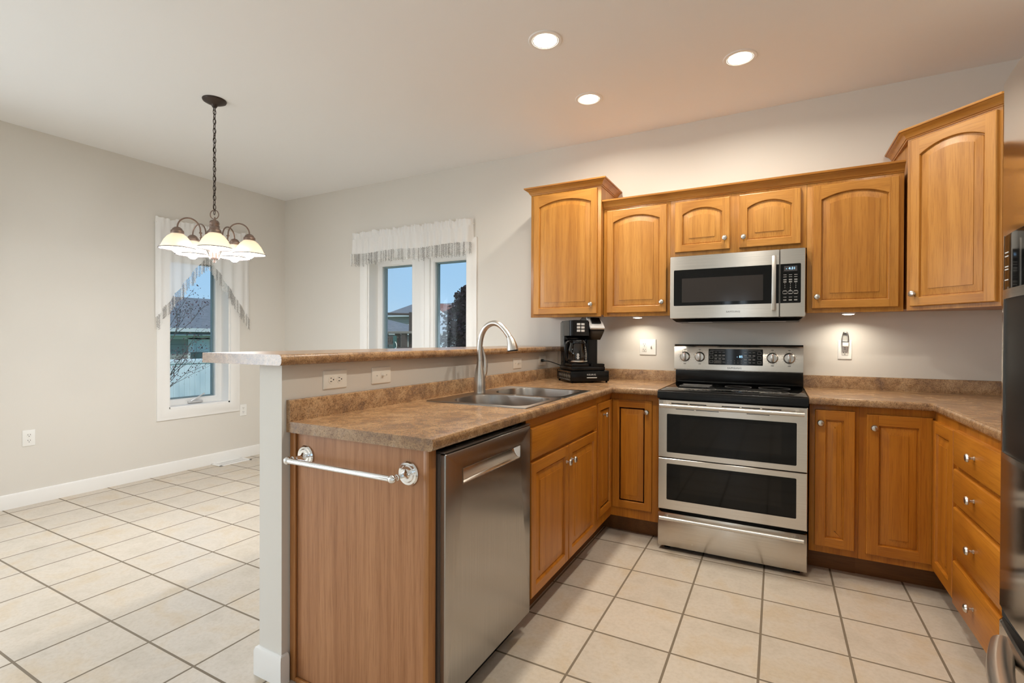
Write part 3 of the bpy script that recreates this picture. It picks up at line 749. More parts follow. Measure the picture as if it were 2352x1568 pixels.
# end panel of the peninsula
c = thing('peninsula_end_panel', 'flat oak veneer end panel closing the peninsula, below the worktop and beside the dishwasher', 'panel', (-0.929, -2.466, 0), 0)
mb = MB(); mb.box(0, 0.618, 0.006, 0.030, 0, BZ1); mb.build('panel', panel_v, c)
mb = MB(); mb.box(0, 0.030, -0.004, 0.0059, 0, BZ1, 0.004); mb.build('wall_stile', stile_v, c)
mb = MB(); mb.box(0.599, 0.620, 0.0, 0.036, 0, BZ1, 0.0015); mb.build('front_stile', stile_v, c)
mb = MB(); mb.box(0.030, 0.599, -0.006, 0.0059, 0, 0.018, 0.005); mb.build('shoe_strip', stile_v, c)
# towel bar on it
t = thing('towel_bar', 'polished chrome towel bar fixed to the end panel of the peninsula', 'towel bar', (-0.622, -2.460, 0.812))
for sx, nm in ((-0.232, 'post'), (0.232, 'post')):
    mb = MB(); M = TR(sx) @ AXF
    mb.lathe([(0.0, 0.0), (0.038, 0.0), (0.038, 0.004), (0.034, 0.009), (0.027, 0.009), (0.024, 0.012), (0.015, 0.012), (0.011, 0.016), (0.008, 0.026), (0.0075, 0.045), (0.010, 0.052), (0.010, 0.057), (0.0075, 0.060), (0.007, 0.066)], 36, M)
    mb.sphere((sx, -0.076, 0), 0.0135, 0, 3)
    mb.build(nm, chrome, t)
mb = MB(); mb.tube([(-0.222, -0.076, 0), (0.222, -0.076, 0)], 0.0095, 20); mb.build('rod', chrome, t)

# ------------------------------------------------------------------ worktops
HC, TH = 0.931, 0.038
NOSE = [(-0.030, 0.0), (-0.010, 0.0005), (-0.004, -0.0015), (-0.001, -0.006), (0.0, -0.012), (0.0, -0.026), (-0.002, -0.032), (-0.006, -0.036), (-0.012, -TH), (-0.030, -TH)]
BSP = [(0.0, 0.0), (0.019, 0.0), (0.019, 0.070), (0.017, 0.0745), (0.013, 0.076), (0.0, 0.076)]
t = thing('worktop', 'mottled brown laminate worktop of the peninsula with the sink, turning left of the stove', 'worktop', (-0.93, -2.482, HC - TH))
z0, z1 = HC - TH, HC
mb = MB(); MT = Matrix.Translation((0.93, 2.482, -z0))
SX0, SX1, SY0, SY1 = -0.835, -0.355, -1.755, -0.975      # sink cut-out
ix = -0.282 - 0.030
for b in ((-0.9315, ix, -2.482, SY0), (-0.9315, SX0, SY0, SY1), (SX1, ix, SY0, SY1), (-0.9315, ix, SY1, -0.0005), (ix, -0.006, -0.627, -0.0005)):
    mb.box(b[0], b[1], b[2], b[3], z0, z1, M=MT)
m2 = MB(); m2.sweep([(-0.282, -2.482), (-0.282, -0.657), (-0.006, -0.657)], NOSE, z1, 1)
mb.raw([MT @ Vector(p) for p in m2.v], m2.f)
mb.build('slab', counter_m, t)
mb = MB(); m2 = MB(); m2.sweep([(-0.006, -0.0005), (-0.9315, -0.0005), (-0.9315, -2.482)], BSP, z1 + 0.0002, -1)
mb.raw([MT @ Vector(p) for p in m2.v], m2.f); mb.build('backsplash', counter_m, t)
t = thing('worktop', 'mottled brown laminate worktop right of the stove, turning towards the refrigerator', 'worktop', (0.7625, -0.657, z0))
mb = MB(); MT = Matrix.Translation((-0.7625, 0.657, -z0))
for b in ((0.7625, 1.263 + 0.03, -0.627, -0.0005), (1.263 + 0.03, XR - 0.0005, -1.492, -0.0005)): mb.box(b[0], b[1], b[2], b[3], z0, z1, M=MT)
m2 = MB(); m2.sweep([(0.7625, -0.657), (1.263, -0.657), (1.263, -1.492)], NOSE, z1, 1); mb.raw([MT @ Vector(p) for p in m2.v], m2.f)
mb.build('slab', counter_m, t)
mb = MB(); m2 = MB(); m2.sweep([(XR - 0.0005, -1.492), (XR - 0.0005, -0.0005), (0.7625, -0.0005)], BSP, z1 + 0.0002, -1); mb.raw([MT @ Vector(p) for p in m2.v], m2.f); mb.build('backsplash', counter_m, t)
# raised bar
t = MB(); bz0, bz1 = 1.1335, 1.1715
BN = [(-0.05, 0), (-0.012, 0.0), (-0.005, -0.003), (-0.001, -0.010), (0, -0.019), (-0.001, -0.028), (-0.005, -0.035), (-0.012, -0.038), (-0.05, -0.038)]
m2 = MB(); m2.box(-1.322, -0.931, -2.540, -0.0005, bz0, bz1, 0.0)
m2.sweep([(-0.881, -2.540), (-0.881, -0.0005)], BN, bz1, 1)
m2.sweep([(-1.342, -0.0005), (-1.342, -2.540)], [(-0.02, 0), (-0.002, 0), (0, -0.003), (0, -0.036), (-0.002, -0.038), (-0.02, -0.038)], bz1, 1)
MT = Matrix.Translation((1.1, 2.54, -bz0)); t.raw([MT @ Vector(p) for p in m2.v], m2.f)
o = t.build('bar_top', counter_m, None, (-1.1, -2.54, bz0)); tag(o, 'long raised bar top of mottled brown laminate on the half wall', 'bar top')
# ------------------------------------------------------------------ dishwasher
t = thing('dishwasher', 'stainless dishwasher with a pocket handle, built into the peninsula', 'dishwasher', (-0.283, -2.421, 0), radians(90))
w = 0.600
mb = MB(); mb.box(0.004, w - 0.004, 0.055, 0.57, 0.10, 0.862); mb.build('tub', black_sat, t)
mb = MB(); mb.box(0.0, w, 0.020, 0.0545, 0.104, 0.874, 0.002); mb.build('door_edge', pmat('dark_door_side', (0.10, 0.075, 0.06), 0.4), t)
hx0, hx1, hz0, hz1 = 0.101, 0.506, 0.760, 0.808
DPL = (0.004, w - 0.001, 0.100, 0.872)
mb = MB(); N = 5
o1 = rrect(DPL[0], DPL[1], DPL[2], DPL[3], 0.006, N); h1 = rrect(hx0, hx1, hz0, hz1, 0.005, N)
def lp(L, y): return [(p[0], y, p[1]) for p in L]
mb.loft([lp(o1, 0.0198), lp(o1, 0.004), lp(rrect(DPL[0] + .002, DPL[1] - .002, DPL[2] + .002, DPL[3] - .002, 0.006, N), 0.0008), lp(rrect(DPL[0] + .004, DPL[1] - .004, DPL[2] + .004, DPL[3] - .004, 0.006, N), 0.0), lp(h1, 0.0), lp(rrect(hx0 + .002, hx1 - .002, hz0 + .002, hz1 - .002, 0.004, N), 0.003)], 0)
dwd = mb.build('door', steel_dark, t)
mb = MB()
h2 = lambda y, zlo, zhi, dx: [(hx0 + dx, y, zlo), (hx1 - dx, y, zlo), (hx1 - dx, y, zhi), (hx0 + dx, y, zhi)]
mb.loft([h2(0.0005, hz0 + .001, hz1 - .001, 0.001), h2(0.0085, hz0 + .006, hz1 - .0015, 0.010), h2(0.015, hz0 + .020, hz1 - .002, 0.016), h2(0.019, hz0 + .034, hz1 - .002, 0.02)], 0, True, (False, True))
hp = mb.build('handle_pocket', steel_h, dwd)
fr = lambda d: [(hx0 - d, -0.0012, hz0 - d), (hx1 + d, -0.0012, hz0 - d), (hx1 + d, -0.0012, hz1 + d), (hx0 - d, -0.0012, hz1 + d)]
mb = MB(); mb.loft([fr(0.0022), fr(-0.0006)], 0); mb.build('pocket_rim', nickel, dwd)
mb = MB(); mb.box(0.002, w - 0.002, 0.001, 0.050, 0.8742, 0.880, 0.002)
for k in range(7): mb.box(0.10 + k * 0.062, 0.135 + k * 0.062, 0.020, 0.028, 0.8798, 0.8808)
mb.build('control_strip', pmat('dark_control_strip', (0.12, 0.105, 0.095), 0.25, 0.6), t)
mb = MB(); mb.box(0.006, w - 0.006, 0.075, 0.09, 0.0, 0.0985); mb.build('kick_plate', black_sat, t)

# ------------------------------------------------------------------ range
RW = 0.757
t = thing('range', 'stainless double-oven electric range with black glass cooktop and back panel', 'stove', (0, -0.695, 0))
# local y = world y + 0.695
mb = MB(); mb.box(0.004, RW - 0.004, 0.040, 0.680, 0.055, 0.890); mb.build('body', black_sat, t)
for fx, fy in ((0.030, 0.030), (RW - 0.065, 0.030), (0.030, 0.60), (RW - 0.065, 0.60)):
    mb = MB(); mb.box(fx, fx + 0.035, fy + 0.014, fy + 0.049, 0, 0.0545, 0.004); mb.build('foot', black_pl, t)
def oven_door(z0, z1, wz0, wz1, name):
    mb = MB(); N = 6
    a = rrect(0.001, RW - 0.001, z0, z1, 0.004, N); b = rrect(0.004, RW - 0.004, z0 + .003, z1 - .003, 0.004, N)
    h = rrect(0.050, RW - 0.051, wz0, wz1, 0.006, N)
    mb.loft([lp(a, 0.038), lp(a, 0.003), lp(b, 0.0), lp(h, 0.0), lp(h, 0.002)], 0)
    d = mb.build(name, steel_h, t)
    g = MB(); gl = rrect(0.050, RW - 0.051, wz0, wz1, 0.006, N)
    g.loft([lp(gl, 0.0015), lp(gl, 0.006)], 0, True, (True, True)); win = g.build('window', black_gl, d)
    g = MB(); gi = rrect(0.125, RW - 0.120, wz0 + 0.050, wz1 - 0.020, 0.004, N)
    g.loft([lp(gi, 0.0011), lp(gi, 0.0014)], 0, True, (True, True)); g.build('inner_window', oven_win, d)
    return d
def bar_handle(parent, z, x0, x1, r=0.011, off=-0.050):
    mb = MB(); mb.tube([(x0, off, z), (x1, off, z)], r, 18)
    for x in (x0 + 0.03, x1 - 0.03): mb.box(x - 0.010, x + 0.010, off, 0.001, z - 0.007, z + 0.007, 0.003)
    return mb.build('handle', steel_satin, parent)
ud = oven_door(0.5425, 0.879, 0.574, 0.797, 'upper_oven_door'); bar_handle(ud, 0.849, 0.020, 0.739)
mb = MB()
for k, (a, b) in enumerate(((0.075, 0.165), (0.175, 0.265), (0.345, 0.435), (0.445, 0.535), (0.545, 0.635))): mb.box(a, b, -0.0006, 0.002, 0.857, 0.862)
for k, (a, b) in enumerate(((0.10, 0.20), (0.21, 0.33), (0.47, 0.58))): mb.box(a, b, -0.0006, 0.002, 0.826, 0.829)
mb.build('vent_slots', black_mat, ud)
ld = oven_door(0.240, 0.5375, 0.298, 0.508, 'lower_oven_door')
mb = MB(); mb.box(0.0015, RW - 0.0015, 0.0, 0.038, 0.027, 0.2215, 0.003); dr = mb.build('warming_drawer', steel_h, t)
bar_handle(dr, 0.203, 0.020, 0.739)
# cooktop
mb = MB(); prof = [(0, 0), (0.0, 0.030), (0.006, 0.041), (0.016, 0.0455), (0.030, 0.0465)]
mb.box(0.0, RW, 0.010, 0.655, 0.8905, 0.930, 0.003)
mb.loft([[(0.0, -0.020 + o, 0.8885 + u) for o, u in prof] + [(0.0, 0.03, 0.8885)], [(RW, -0.020 + o, 0.8885 + u) for o, u in prof] + [(RW, 0.03, 0.8885)]], 0, True, (True, True))
ct = mb.build('cooktop_frame', black_sat, t)
mb = MB(); mb.box(0.010, RW - 0.010, 0.008, 0.560, 0.9302, 0.9350, 0.002); gt = mb.build('cooktop_glass', black_gl, t)
mb = MB()
def ring(cx, cy, r, wd=0.0012):
    mb.lathe([(r - wd, 0.93515), (r - wd, 0.9354), (r + wd, 0.9354), (r + wd, 0.93515)], 56, Matrix.Translation((cx, cy, 0)))
for cx, cy, rs in ((0.53, 0.165, (0.145, 0.105, 0.062)), (0.19, 0.160, (0.110,)), (0.40, 0.43, (0.075,)), (0.60, 0.44, (0.085,))):
    for r in rs: ring(cx, cy, r)
mb.tube([(0.065, 0.33, 0.9352), (0.245, 0.33, 0.9352), (0.245, 0.475, 0.9352), (0.065, 0.475, 0.9352)], 0.0009, 6, closed=True)
mb.build('burner_rings', ring_m, t)
# back guard
mb = MB(); mb.box(0.0, RW, 0.565, 0.655, 0.9305, 1.024, 0.004); mb.box(0.012, RW - 0.012, 0.560, 0.570, 0.938, 0.950, 0.003); mb.build('vent_back', black_sat, t)
mb = MB()
bgp = [(0.605, 1.020), (0.598, 1.026), (0.604, 1.175), (0.612, 1.187), (0.622, 1.190), (0.690, 1.190), (0.690, 1.020)]
mb.loft([[(-0.016, y, z) for y, z in bgp], [(RW + 0.002, y, z) for y, z in bgp]], 0, True, (True, True))
bg = mb.build('control_panel', steel_h, t)
mb = MB(); mb.box(-0.016, RW + 0.002, 0.614, 0.690, 1.1905, 1.196, 0.001); mb.build('top_cap', black_sat, t)
BGY = 0.5995
mb = MB(); N = 5; L = rrect(0.207, 0.534, 1.062, 1.167, 0.004, N); mb.loft([[(x, BGY - 0.0025 + (z - 1.06) * 0.04, z) for x, z in L], [(x, BGY + 0.004 + (z - 1.06) * 0.04, z) for x, z in L]], 0, True, (True, True))
dp = mb.build('display', black_gl, t)
DY = lambda z: BGY - 0.0031 + (z - 1.06) * 0.04
def words(parent, rows, mat, s, name):
    for (x, z, txt) in rows: text_mesh(txt, s, name, mat, parent, (x, DY(z), z))
mb = MB()
def dash(x, z, w2, h=0.0014): mb.box(x - w2 / 2, x + w2 / 2, DY(z), DY(z) + 0.0005, z - h / 2, z + h / 2)
for x in (0.253, 0.278, 0.301): 
    for z in (1.145, 1.1265, 1.122, 1.103, 1.099): dash(x, z, 0.016)
for x in (0.432, 0.458, 0.482):
    for z in (1.145, 1.1265, 1.122, 1.101, 1.097, 1.079): dash(x, z, 0.015)
dash(0.262, 1.157, 0.09, 0.0008); dash(0.475, 1.157, 0.09, 0.0008); dash(0.272, 1.112, 0.06, 0.0008); dash(0.455, 1.112, 0.055, 0.0008); dash(0.303, 1.080, 0.018)
def boxo(x0, x1, za, zb):
    for a, b, c_, d_ in ((x0, x1, za, za + .0008), (x0, x1, zb - .0008, zb), (x0, x0 + .0008, za, zb), (x1 - .0008, x1, za, zb)): mb.box(a, b, DY(c_), DY(c_) + 0.0005, c_, d_)
for x in (0.225, 0.514):
    boxo(x - .011, x + .011, 1.133, 1.150); boxo(x - .011, x + .011, 1.103, 1.121); boxo(x - .011, x + .011, 1.074, 1.088)
boxo(0.243, 0.286, 1.073, 1.090); dash(0.265, 1.0835, 0.034, 0.001); dash(0.265, 1.079, 0.034, 0.001)
o = mb.build('touch_legends', mark_m, dp); o['kind'] = 'stuff'
for k, ch in enumerate('12345'): words(dp, [(0.326 + k * 0.0205, 1.090, ch)], mark_m, 0.008, 'key_number')
for k, ch in enumerate('67890'): words(dp, [(0.326 + k * 0.0205, 1.0755, ch)], mark_m, 0.008, 'key_number')
words(dp, [(0.398, 1.117, '- 85')], led_m, 0.020, 'temperature_digits')
text_mesh('SAMSUNG', 0.0165, 'brand_lettering', dark_mark, bg, (0.367, BGY - 0.0022, 1.0405), sx=1.05)
for x in (0.055, 0.151, 0.588, 0.682):
    z = 1.1125; yk = BGY + (z - 1.06) * 0.04
    mb = MB(); M = TR(x, yk, z) @ AXF
    mb.lathe([(0.0, 0.0), (0.034, 0.0), (0.034, 0.002), (0.031, 0.005), (0.029, 0.013), (0.026, 0.016), (0.0, 0.0165)], 36, M)
    mb.box(x - 0.0085, x + 0.0085, yk - 0.032, yk - 0.015, z - 0.027, z + 0.027, 0.006, 0)
    kb = mb.build('burner_knob', silver_pl if False else nickel, t)
    mb = MB(); mb.box(x - 0.0022, x + 0.0022, yk - 0.0326, yk - 0.0318, z + 0.017, z + 0.023); mb.build('red_pointer', red_mark, kb)
    mb = MB()
    for q in range(-6, 7):
        a = radians(90 + q * 24); rr = 0.041
        mb.lathe([(0.0, 0.0), (0.0014, 0.0), (0.0014, 0.0006), (0, 0.0006)], 8, TR(x + rr * cos(a), yk - 0.001 + rr * sin(a) * 0.04 - 0.0008, z + rr * sin(a)) @ AXF)
    mb.box(x - 0.007, x + 0.007, yk - 0.0020 + 0.0018, yk + 0.003, z + 0.049, z + 0.0515); mb.box(x - 0.008, x + 0.008, yk - 0.0045, yk, z - 0.0505, z - 0.048)
    mb.build('dial_marks', dark_mark, t)

# ------------------------------------------------------------------ microwave
t = thing('microwave', 'stainless over-the-range microwave with black window and keypad, clock reading 4:31', 'microwave', (0.0005, -0.371, 1.3395))
Z = lambda z: z - 1.3395
mb = MB(); mb.box(0.003, 0.753, 0.030, 0.367, Z(1.362), Z(1.762)); mb.build('body', pmat('grey_steel_case', (0.33, 0.30, 0.27), 0.35, 0.8), t)
mb = MB(); mb.loft([[(0.012, 0.020, Z(1.3615)), (0.744, 0.020, Z(1.3615)), (0.744, 0.365, Z(1.3615)), (0.012, 0.365, Z(1.3615))], [(0.035, 0.045, Z(1.342)), (0.722, 0.045, Z(1.342)), (0.735, 0.365, Z(1.3425)), (0.020, 0.365, Z(1.3425))]], 0, True, (True, True)); mb.build('vent_underside', black_sat, t)
mb = MB(); mb.box(0.10, 0.24, 0.10, 0.20, Z(1.3402), Z(1.3418)); mb.box(0.52, 0.66, 0.10, 0.20, Z(1.3402), Z(1.3418)); mb.build('grease_filter', silver_pl, t)
N = 6
def lz(L, y): return [(p[0], y, p[1]) for p in L]
mb = MB(); X1 = 0.6225
a = rrect(0.001, X1, Z(1.3620), Z(1.760), 0.004, N); b = rrect(0.005, X1 - 0.0015, Z(1.3650), Z(1.757), 0.004, N)
h = rrect(0.027, X1 - 0.002, Z(1.443), Z(1.671), [0.0001, 0.006, 0.006, 0.0001], N)
mb.loft([lz(a, 0.030), lz(a, 0.006), lz(b, 0.0), lz(h, 0.0), lz(h, 0.002)], 0); md = mb.build('door', steel_h, t)
mb = MB(); mb.loft([lz(h, 0.0008), lz(h, 0.006)], 0, True, (True, True)); mb.build('door_glass', black_gl, md)
mb = MB(); g = rrect(0.076, 0.538, Z(1.464), Z(1.616), 0.003, N); mb.loft([lz(g, 0.0003), lz(g, 0.0007)], 0, True, (True, True)); mb.build('mesh_window', win_grey, md)
mb = MB(); mb.box(0.583, 0.606, -0.050, -0.034, Z(1.400), Z(1.718), 0.004)
mb.box(0.586, 0.603, -0.036, 0.001, Z(1.425), Z(1.445), 0.003); mb.box(0.586, 0.603, -0.036, 0.001, Z(1.672), Z(1.692), 0.003); mb.build('handle', steel_satin, md)
text_mesh('SAMSUNG', 0.0150, 'brand_lettering', dark_mark, md, (0.376, -0.0006, Z(1.3995)), sx=1.05)
mb = MB(); X0 = 0.6255
a = rrect(X0, 0.7555, Z(1.3620), Z(1.760), 0.004, N); b = rrect(X0 + 0.0015, 0.752, Z(1.3650), Z(1.757), 0.004, N)
h = rrect(X0 + 0.002, 0.7315, Z(1.443), Z(1.671), [0.006, 0.0001, 0.0001, 0.006], N)
mb.loft([lz(a, 0.030), lz(a, 0.006), lz(b, 0.0), lz(h, 0.0), lz(h, 0.002)], 0); cp = mb.build('control_panel', steel_h, t)
mb = MB(); mb.loft([lz(h, 0.0008), lz(h, 0.006)], 0, True, (True, True)); kp = mb.build('keypad', black_gl, cp)
mb = MB(); mb.box(0.646, 0.713, 0.0003, 0.0007, Z(1.628), Z(1.658)); mb.build('clock_display', disp_m, cp)
text_mesh('- 4:31', 0.0185, 'clock_digits', led_m, cp, (0.680, -0.0002, Z(1.6435)))
mb = MB()
for z in (1.607, 1.595, 1.581, 1.577, 1.5685, 1.564, 1.515, 1.497, 1.4775, 1.463, 1.459):
    for x in (0.651, 0.679, 0.706): mb.box(x - 0.008, x + 0.008, 0.0003, 0.0007, Z(z) - 0.0009, Z(z) + 0.0009)
for x in (0.651, 0.679, 0.706):
    for aa, bb, cc, dd in ((x - .0115, x + .0115, 1.4985, 1.4992), (x - .0115, x + .0115, 1.511, 1.5117), (x - .0115, x - .0108, 1.4985, 1.5117), (x + .0108, x + .0115, 1.4985, 1.5117)): mb.box(aa, bb, 0.0003, 0.0007, Z(cc), Z(dd))
mb.build('key_legends', mark_m, cp)
for r, row in enumerate(('123', '456', '789', ' 0 ')):
    for k, ch in enumerate(row):
        if ch != ' ': text_mesh(ch, 0.0085, 'key_number', mark_m, cp, ((0.651, 0.679, 0.706)[k], 0.0003, Z(1.5555 - r * 0.0115)))

# ------------------------------------------------------------------ refrigerator
t = thing('refrigerator', 'tall stainless refrigerator with black dispenser, cut off by the right picture edge', 'refrigerator', (1.05, -2.15, 0), radians(-90))
# local x: 0..0.91 runs towards the viewer, local -y faces the room
mb = MB(); mb.box(0.004, 0.906, 0.085, 0.800, 0.02, 1.785, 0.004); mb.build('cabinet', pmat('grey_fridge_side', (0.28, 0.27, 0.26), 0.4, 0.6), t)
def bowed(x0, x1, z0, z1, name, r=0.034, bow=0.012):
    P = []
    n = 10
    for k in range(n + 1):
        a = pi - (pi / 2) * k / n; P.append((x0 + r + r * cos(a), r * 1.1 - r * 1.1 * sin(a)))
    for k in range(1, 14):
        u = k / 14; P.append((x0 + r + (x1 - x0 - 2 * r) * u, -bow * 4 * u * (1 - u)))
    for k in range(n + 1):
        a = pi / 2 - (pi / 2) * k / n; P.append((x1 - r + r * cos(a), r * 1.1 - r * 1.1 * sin(a)))
    P += [(x1, 0.082), (x0, 0.082)]
    mb = MB(); L = lambda z, d: [(p[0] + (0 if 0 else 0), p[1] + d, z) for p in P]
    mb.loft([L(z0, 0.004), L(z0 + 0.004, 0), L(z1 - 0.004, 0), L(z1, 0.004)], 0, True, (True, True))
    return mb.build(name, steel_fr, t, sharp=40)
steel_fr = steel('fridge_steel', 'z', (0.52, 0.48, 0.44), 0.12, 0.05)
fd = bowed(0.0, 0.4535, 0.640, 1.800, 'left_door'); fd2 = bowed(0.4565, 0.910, 0.640, 1.800, 'right_door'); fz = bowed(0.0, 0.910, 0.06, 0.612, 'freezer_drawer', bow=0.024)
mb = MB(); mb.box(0.01, 0.90, 0.010, 0.080, 0.6125, 0.6395); mb.build('drawer_gap', black_mat, t)
def bowy(x, x0=0.0, x1=0.4535, r=0.034, bow=0.012):
    u = min(1, max(0, (x - x0 - r) / (x1 - x0 - 2 * r))); return -bow * 4 * u * (1 - u)
def patch(xa, xb, za, zb, out, deep, name, mat, par, edge=0.0):
    """plate that follows the bowed door front, standing `out` proud of it"""
    mb = MB(); n = 12; xs = [xa + (xb - xa) * k / n for k in range(n + 1)]
    F = [(x, bowy(x) - out) for x in xs]; Bk = [(x, bowy(x) + deep) for x in reversed(xs)]
    mb.prism(F + Bk, UP, za, zb); return mb.build(name, mat, par)
ds = patch(0.062, 0.300, 0.985, 1.455, 0.0012, 0.01, 'dispenser', pmat('dark_dispenser_recess', (0.006, 0.006, 0.006), 0.35, 0.0, 0.2), fd)
patch(0.064, 0.298, 1.338, 1.453, 0.0035, 0.0, 'dispenser_panel', black_gl, fd)
patch(0.062, 0.300, 1.318, 1.338, 0.0060, 0.0, 'dispenser_brow', steel_h, fd)
patch(0.062, 0.300, 0.978, 0.990, 0.0060, 0.0, 'drip_tray', steel_h, fd)
patch(0.0590, 0.0620, 0.978, 1.455, 0.0040, 0.0, 'dispenser_edge', nickel, fd)
mb = MB()
for z in (1.416, 1.408, 1.386, 1.380, 1.358): mb.box(0.076, 0.094, bowy(0.085) - 0.0048, bowy(0.085) - 0.0036, z - 0.0012, z + 0.0012)
mb.build('dispenser_legends', mark_m, fd)
def bowhandle(parent, pts, r, name='handle'):
    mb = MB(); mb.tube(pts, r, 16); return mb.build(name, steel_h, parent)
n = 24
HX = lambda k: 0.080 + 0.75 * k / n
HO = lambda k: -0.008 - 0.075 * (1 - (1 - 2 * k / n) ** 2)
mb = MB(); pts = [(HX(k), HO(k), 0.578) for k in range(n + 1)]
mb.tube([(HX(0) - 0.004, HO(0), 0.578)] + pts + [(HX(n) + 0.004, HO(n), 0.578)], [0.014] + [0.021] * (n + 1) + [0.014], 18)
mb.build('handle', steel_satin, fz)
for xx, d in ((0.415, fd), (0.495, fd2)):
    bowhandle(d, [(xx, 0.0 - 0.060 * min(1, sin(pi * k / n) * 2.6) ** 0.8, 0.78 + 0.86 * k / n) for k in range(n + 1)], 0.013)

# ------------------------------------------------------------------ sink and faucet
t = thing('kitchen_sink', 'double-bowl stainless sink set into the peninsula worktop', 'sink', (-0.595, -1.365, HC))
mb = MB(); T0 = Matrix.Translation((0.595, 1.365, 0))
def resample(L, n):
    L = [Vector((a, b)) for a, b in L]; L.append(L[0]); d = [0]
    for i in range(1, len(L)): d.append(d[-1] + (L[i] - L[i - 1]).length)
    out = []; j = 0
    for k in range(n):
        q = d[-1] * k / n
        while d[j + 1] < q: j += 1
        u = (q - d[j]) / max(1e-9, d[j + 1] - d[j]); out.append(L[j].lerp(L[j + 1], u))
    return out
def radial(L, c, n):
    """sample closed outline at n fixed directions about c"""
    L = [Vector(p) for p in L]; out = []
    for k in range(n):
        a = 2 * pi * k / n; d = Vector((cos(a), sin(a))); best = None
        for i in range(len(L)):
            p, e = L[i], L[(i + 1) % len(L)] - L[i]; den = d.x * e.y - d.y * e.x
            if abs(den) < 1e-12: continue
            w_ = p - Vector(c); tt = (w_.x * e.y - w_.y * e.x) / den; uu = (w_.x * d.y - w_.y * d.x) / den
            if tt > 0 and -1e-6 <= uu <= 1 + 1e-6 and (best is None or tt > best): best = tt
        out.append((c[0] + d.x * best, c[1] + d.y * best))
    return out
RIM = (-0.866, -0.326, -1.784, -0.946)
YM = -1.367
bowls = [(-0.778, -0.362, -1.742, -1.392, YM, RIM[2]), (-0.778, -0.362, -1.342, -0.984, RIM[3], YM)]
NB = 96
for bx0, bx1, by0, by1, cy1, cy0 in bowls:
    c0 = ((bx0 + bx1) / 2, (by0 + by1) / 2)
    rad = [0.07, 0.13, 0.13, 0.07]
    def ring_(d, z):
        return [(p[0], p[1], z) for p in radial(rrect(bx0 + d, bx1 - d, by0 + d, by1 - d, [max(0.02, q - d) for q in rad], 10), c0, NB)]
    def cell(d, z):
        r = 0.02
        return [(p[0], p[1], z) for p in radial([(RIM[0] + d, cy0 + (d if cy0 == RIM[2] else 0)), (RIM[1] - d, cy0 + (d if cy0 == RIM[2] else 0)), (RIM[1] - d, cy1 - (d if cy1 == RIM[3] else 0)), (RIM[0] + d, cy1 - (d if cy1 == RIM[3] else 0))], c0, NB)]
    m2 = MB(); m2.loft([cell(0, 0.0002), cell(0.002, 0.0035), cell(0.006, 0.0042), ring_(-0.006, 0.0042), ring_(-0.002, 0.0030), ring_(0.0, -0.002), ring_(0.004, -0.05), ring_(0.010, -0.15), ring_(0.02, -0.178), ring_(0.045, -0.192), ring_(0.10, -0.196)], 0, True, (False, True))
    mb.raw([T0 @ Vector(p) for p in m2.v], m2.f)
mb.build('basin', steel_sink, t)
for bx0, bx1, by0, by1, _, _ in bowls:
    mb = MB(); mb.lathe([(0.0, -0.1925), (0.012, -0.1925), (0.030, -0.1945), (0.042, -0.192), (0.045, -0.1945), (0.0, -0.1952)], 32, Matrix.Translation(((bx0 + bx1) / 2 + 0.595, (by0 + by1) / 2 + 1.365, 0))); mb.build('drain', chrome, t)
t = thing('faucet', 'brushed nickel gooseneck faucet with pull-down spray head behind the sink', 'faucet', (-0.810, -1.375, HC + 0.0045))
mb = MB(); mb.lathe([(0.0, 0.0), (0.0315, 0.0), (0.0315, 0.003), (0.031, 0.010), (0.0325, 0.035), (0.0320, 0.055), (0.028, 0.090), (0.0225, 0.125), (0.0175, 0.150), (0.0152, 0.172), (0.0150, 0.175), (0, 0.175)], 32)
mb.tube([(0, 0.014, 0.055), (0, 0.034, 0.085), (0.002, 0.046, 0.112), (0.002, 0.049, 0.132)], [0.014, 0.0165, 0.017, 0.0165], 20)
mb.build('base', nickel, t)
mb = MB(); mb.tube([(0.002, 0.049, 0.1325), (0.002, 0.050, 0.150), (0.0015, 0.050, 0.170), (0.001, 0.045, 0.200), (-0.001, 0.038, 0.225), (-0.003, 0.032, 0.245), (-0.003, 0.028, 0.252)], [0.0160, 0.0165, 0.0145, 0.0095, 0.0065, 0.005, 0.003], 16); mb.build('handle', nickel, t)
mb = MB(); pts = [(0, 0, 0.1755), (-0.001, 0, 0.21), (0.0, 0, 0.25), (0.006, 0, 0.295), (0.020, 0, 0.332), (0.042, 0, 0.360), (0.070, 0, 0.375), (0.098, 0, 0.378), (0.125, 0, 0.368), (0.150, 0, 0.346), (0.170, 0, 0.322), (0.183, 0, 0.303)]
def smooth(P, it=2):
    P = [Vector(p) for p in P]
    for _ in range(it):
        Q = [P[0]]
        for i in range(len(P) - 1): Q += [P[i].lerp(P[i + 1], 0.25), P[i].lerp(P[i + 1], 0.75)]
        P = Q + [P[-1]]
    return P
mb.tube(smooth(pts), 0.0148, 20); mb.build('spout', nickel, t)
mb = MB(); mb.tube([(0.1835, 0, 0.302), (0.192, 0, 0.285), (0.199, 0, 0.262), (0.202, 0, 0.240), (0.203, 0, 0.234)], [0.0165, 0.0205, 0.0255, 0.030, 0.0305], 24); hd = mb.build('spray_head', nickel, t)
mb = MB(); mb.tube([(0.203, 0, 0.2338), (0.2035, 0, 0.229)], [0.029, 0.028], 24); mb.build('spray_face', black_pl, hd)
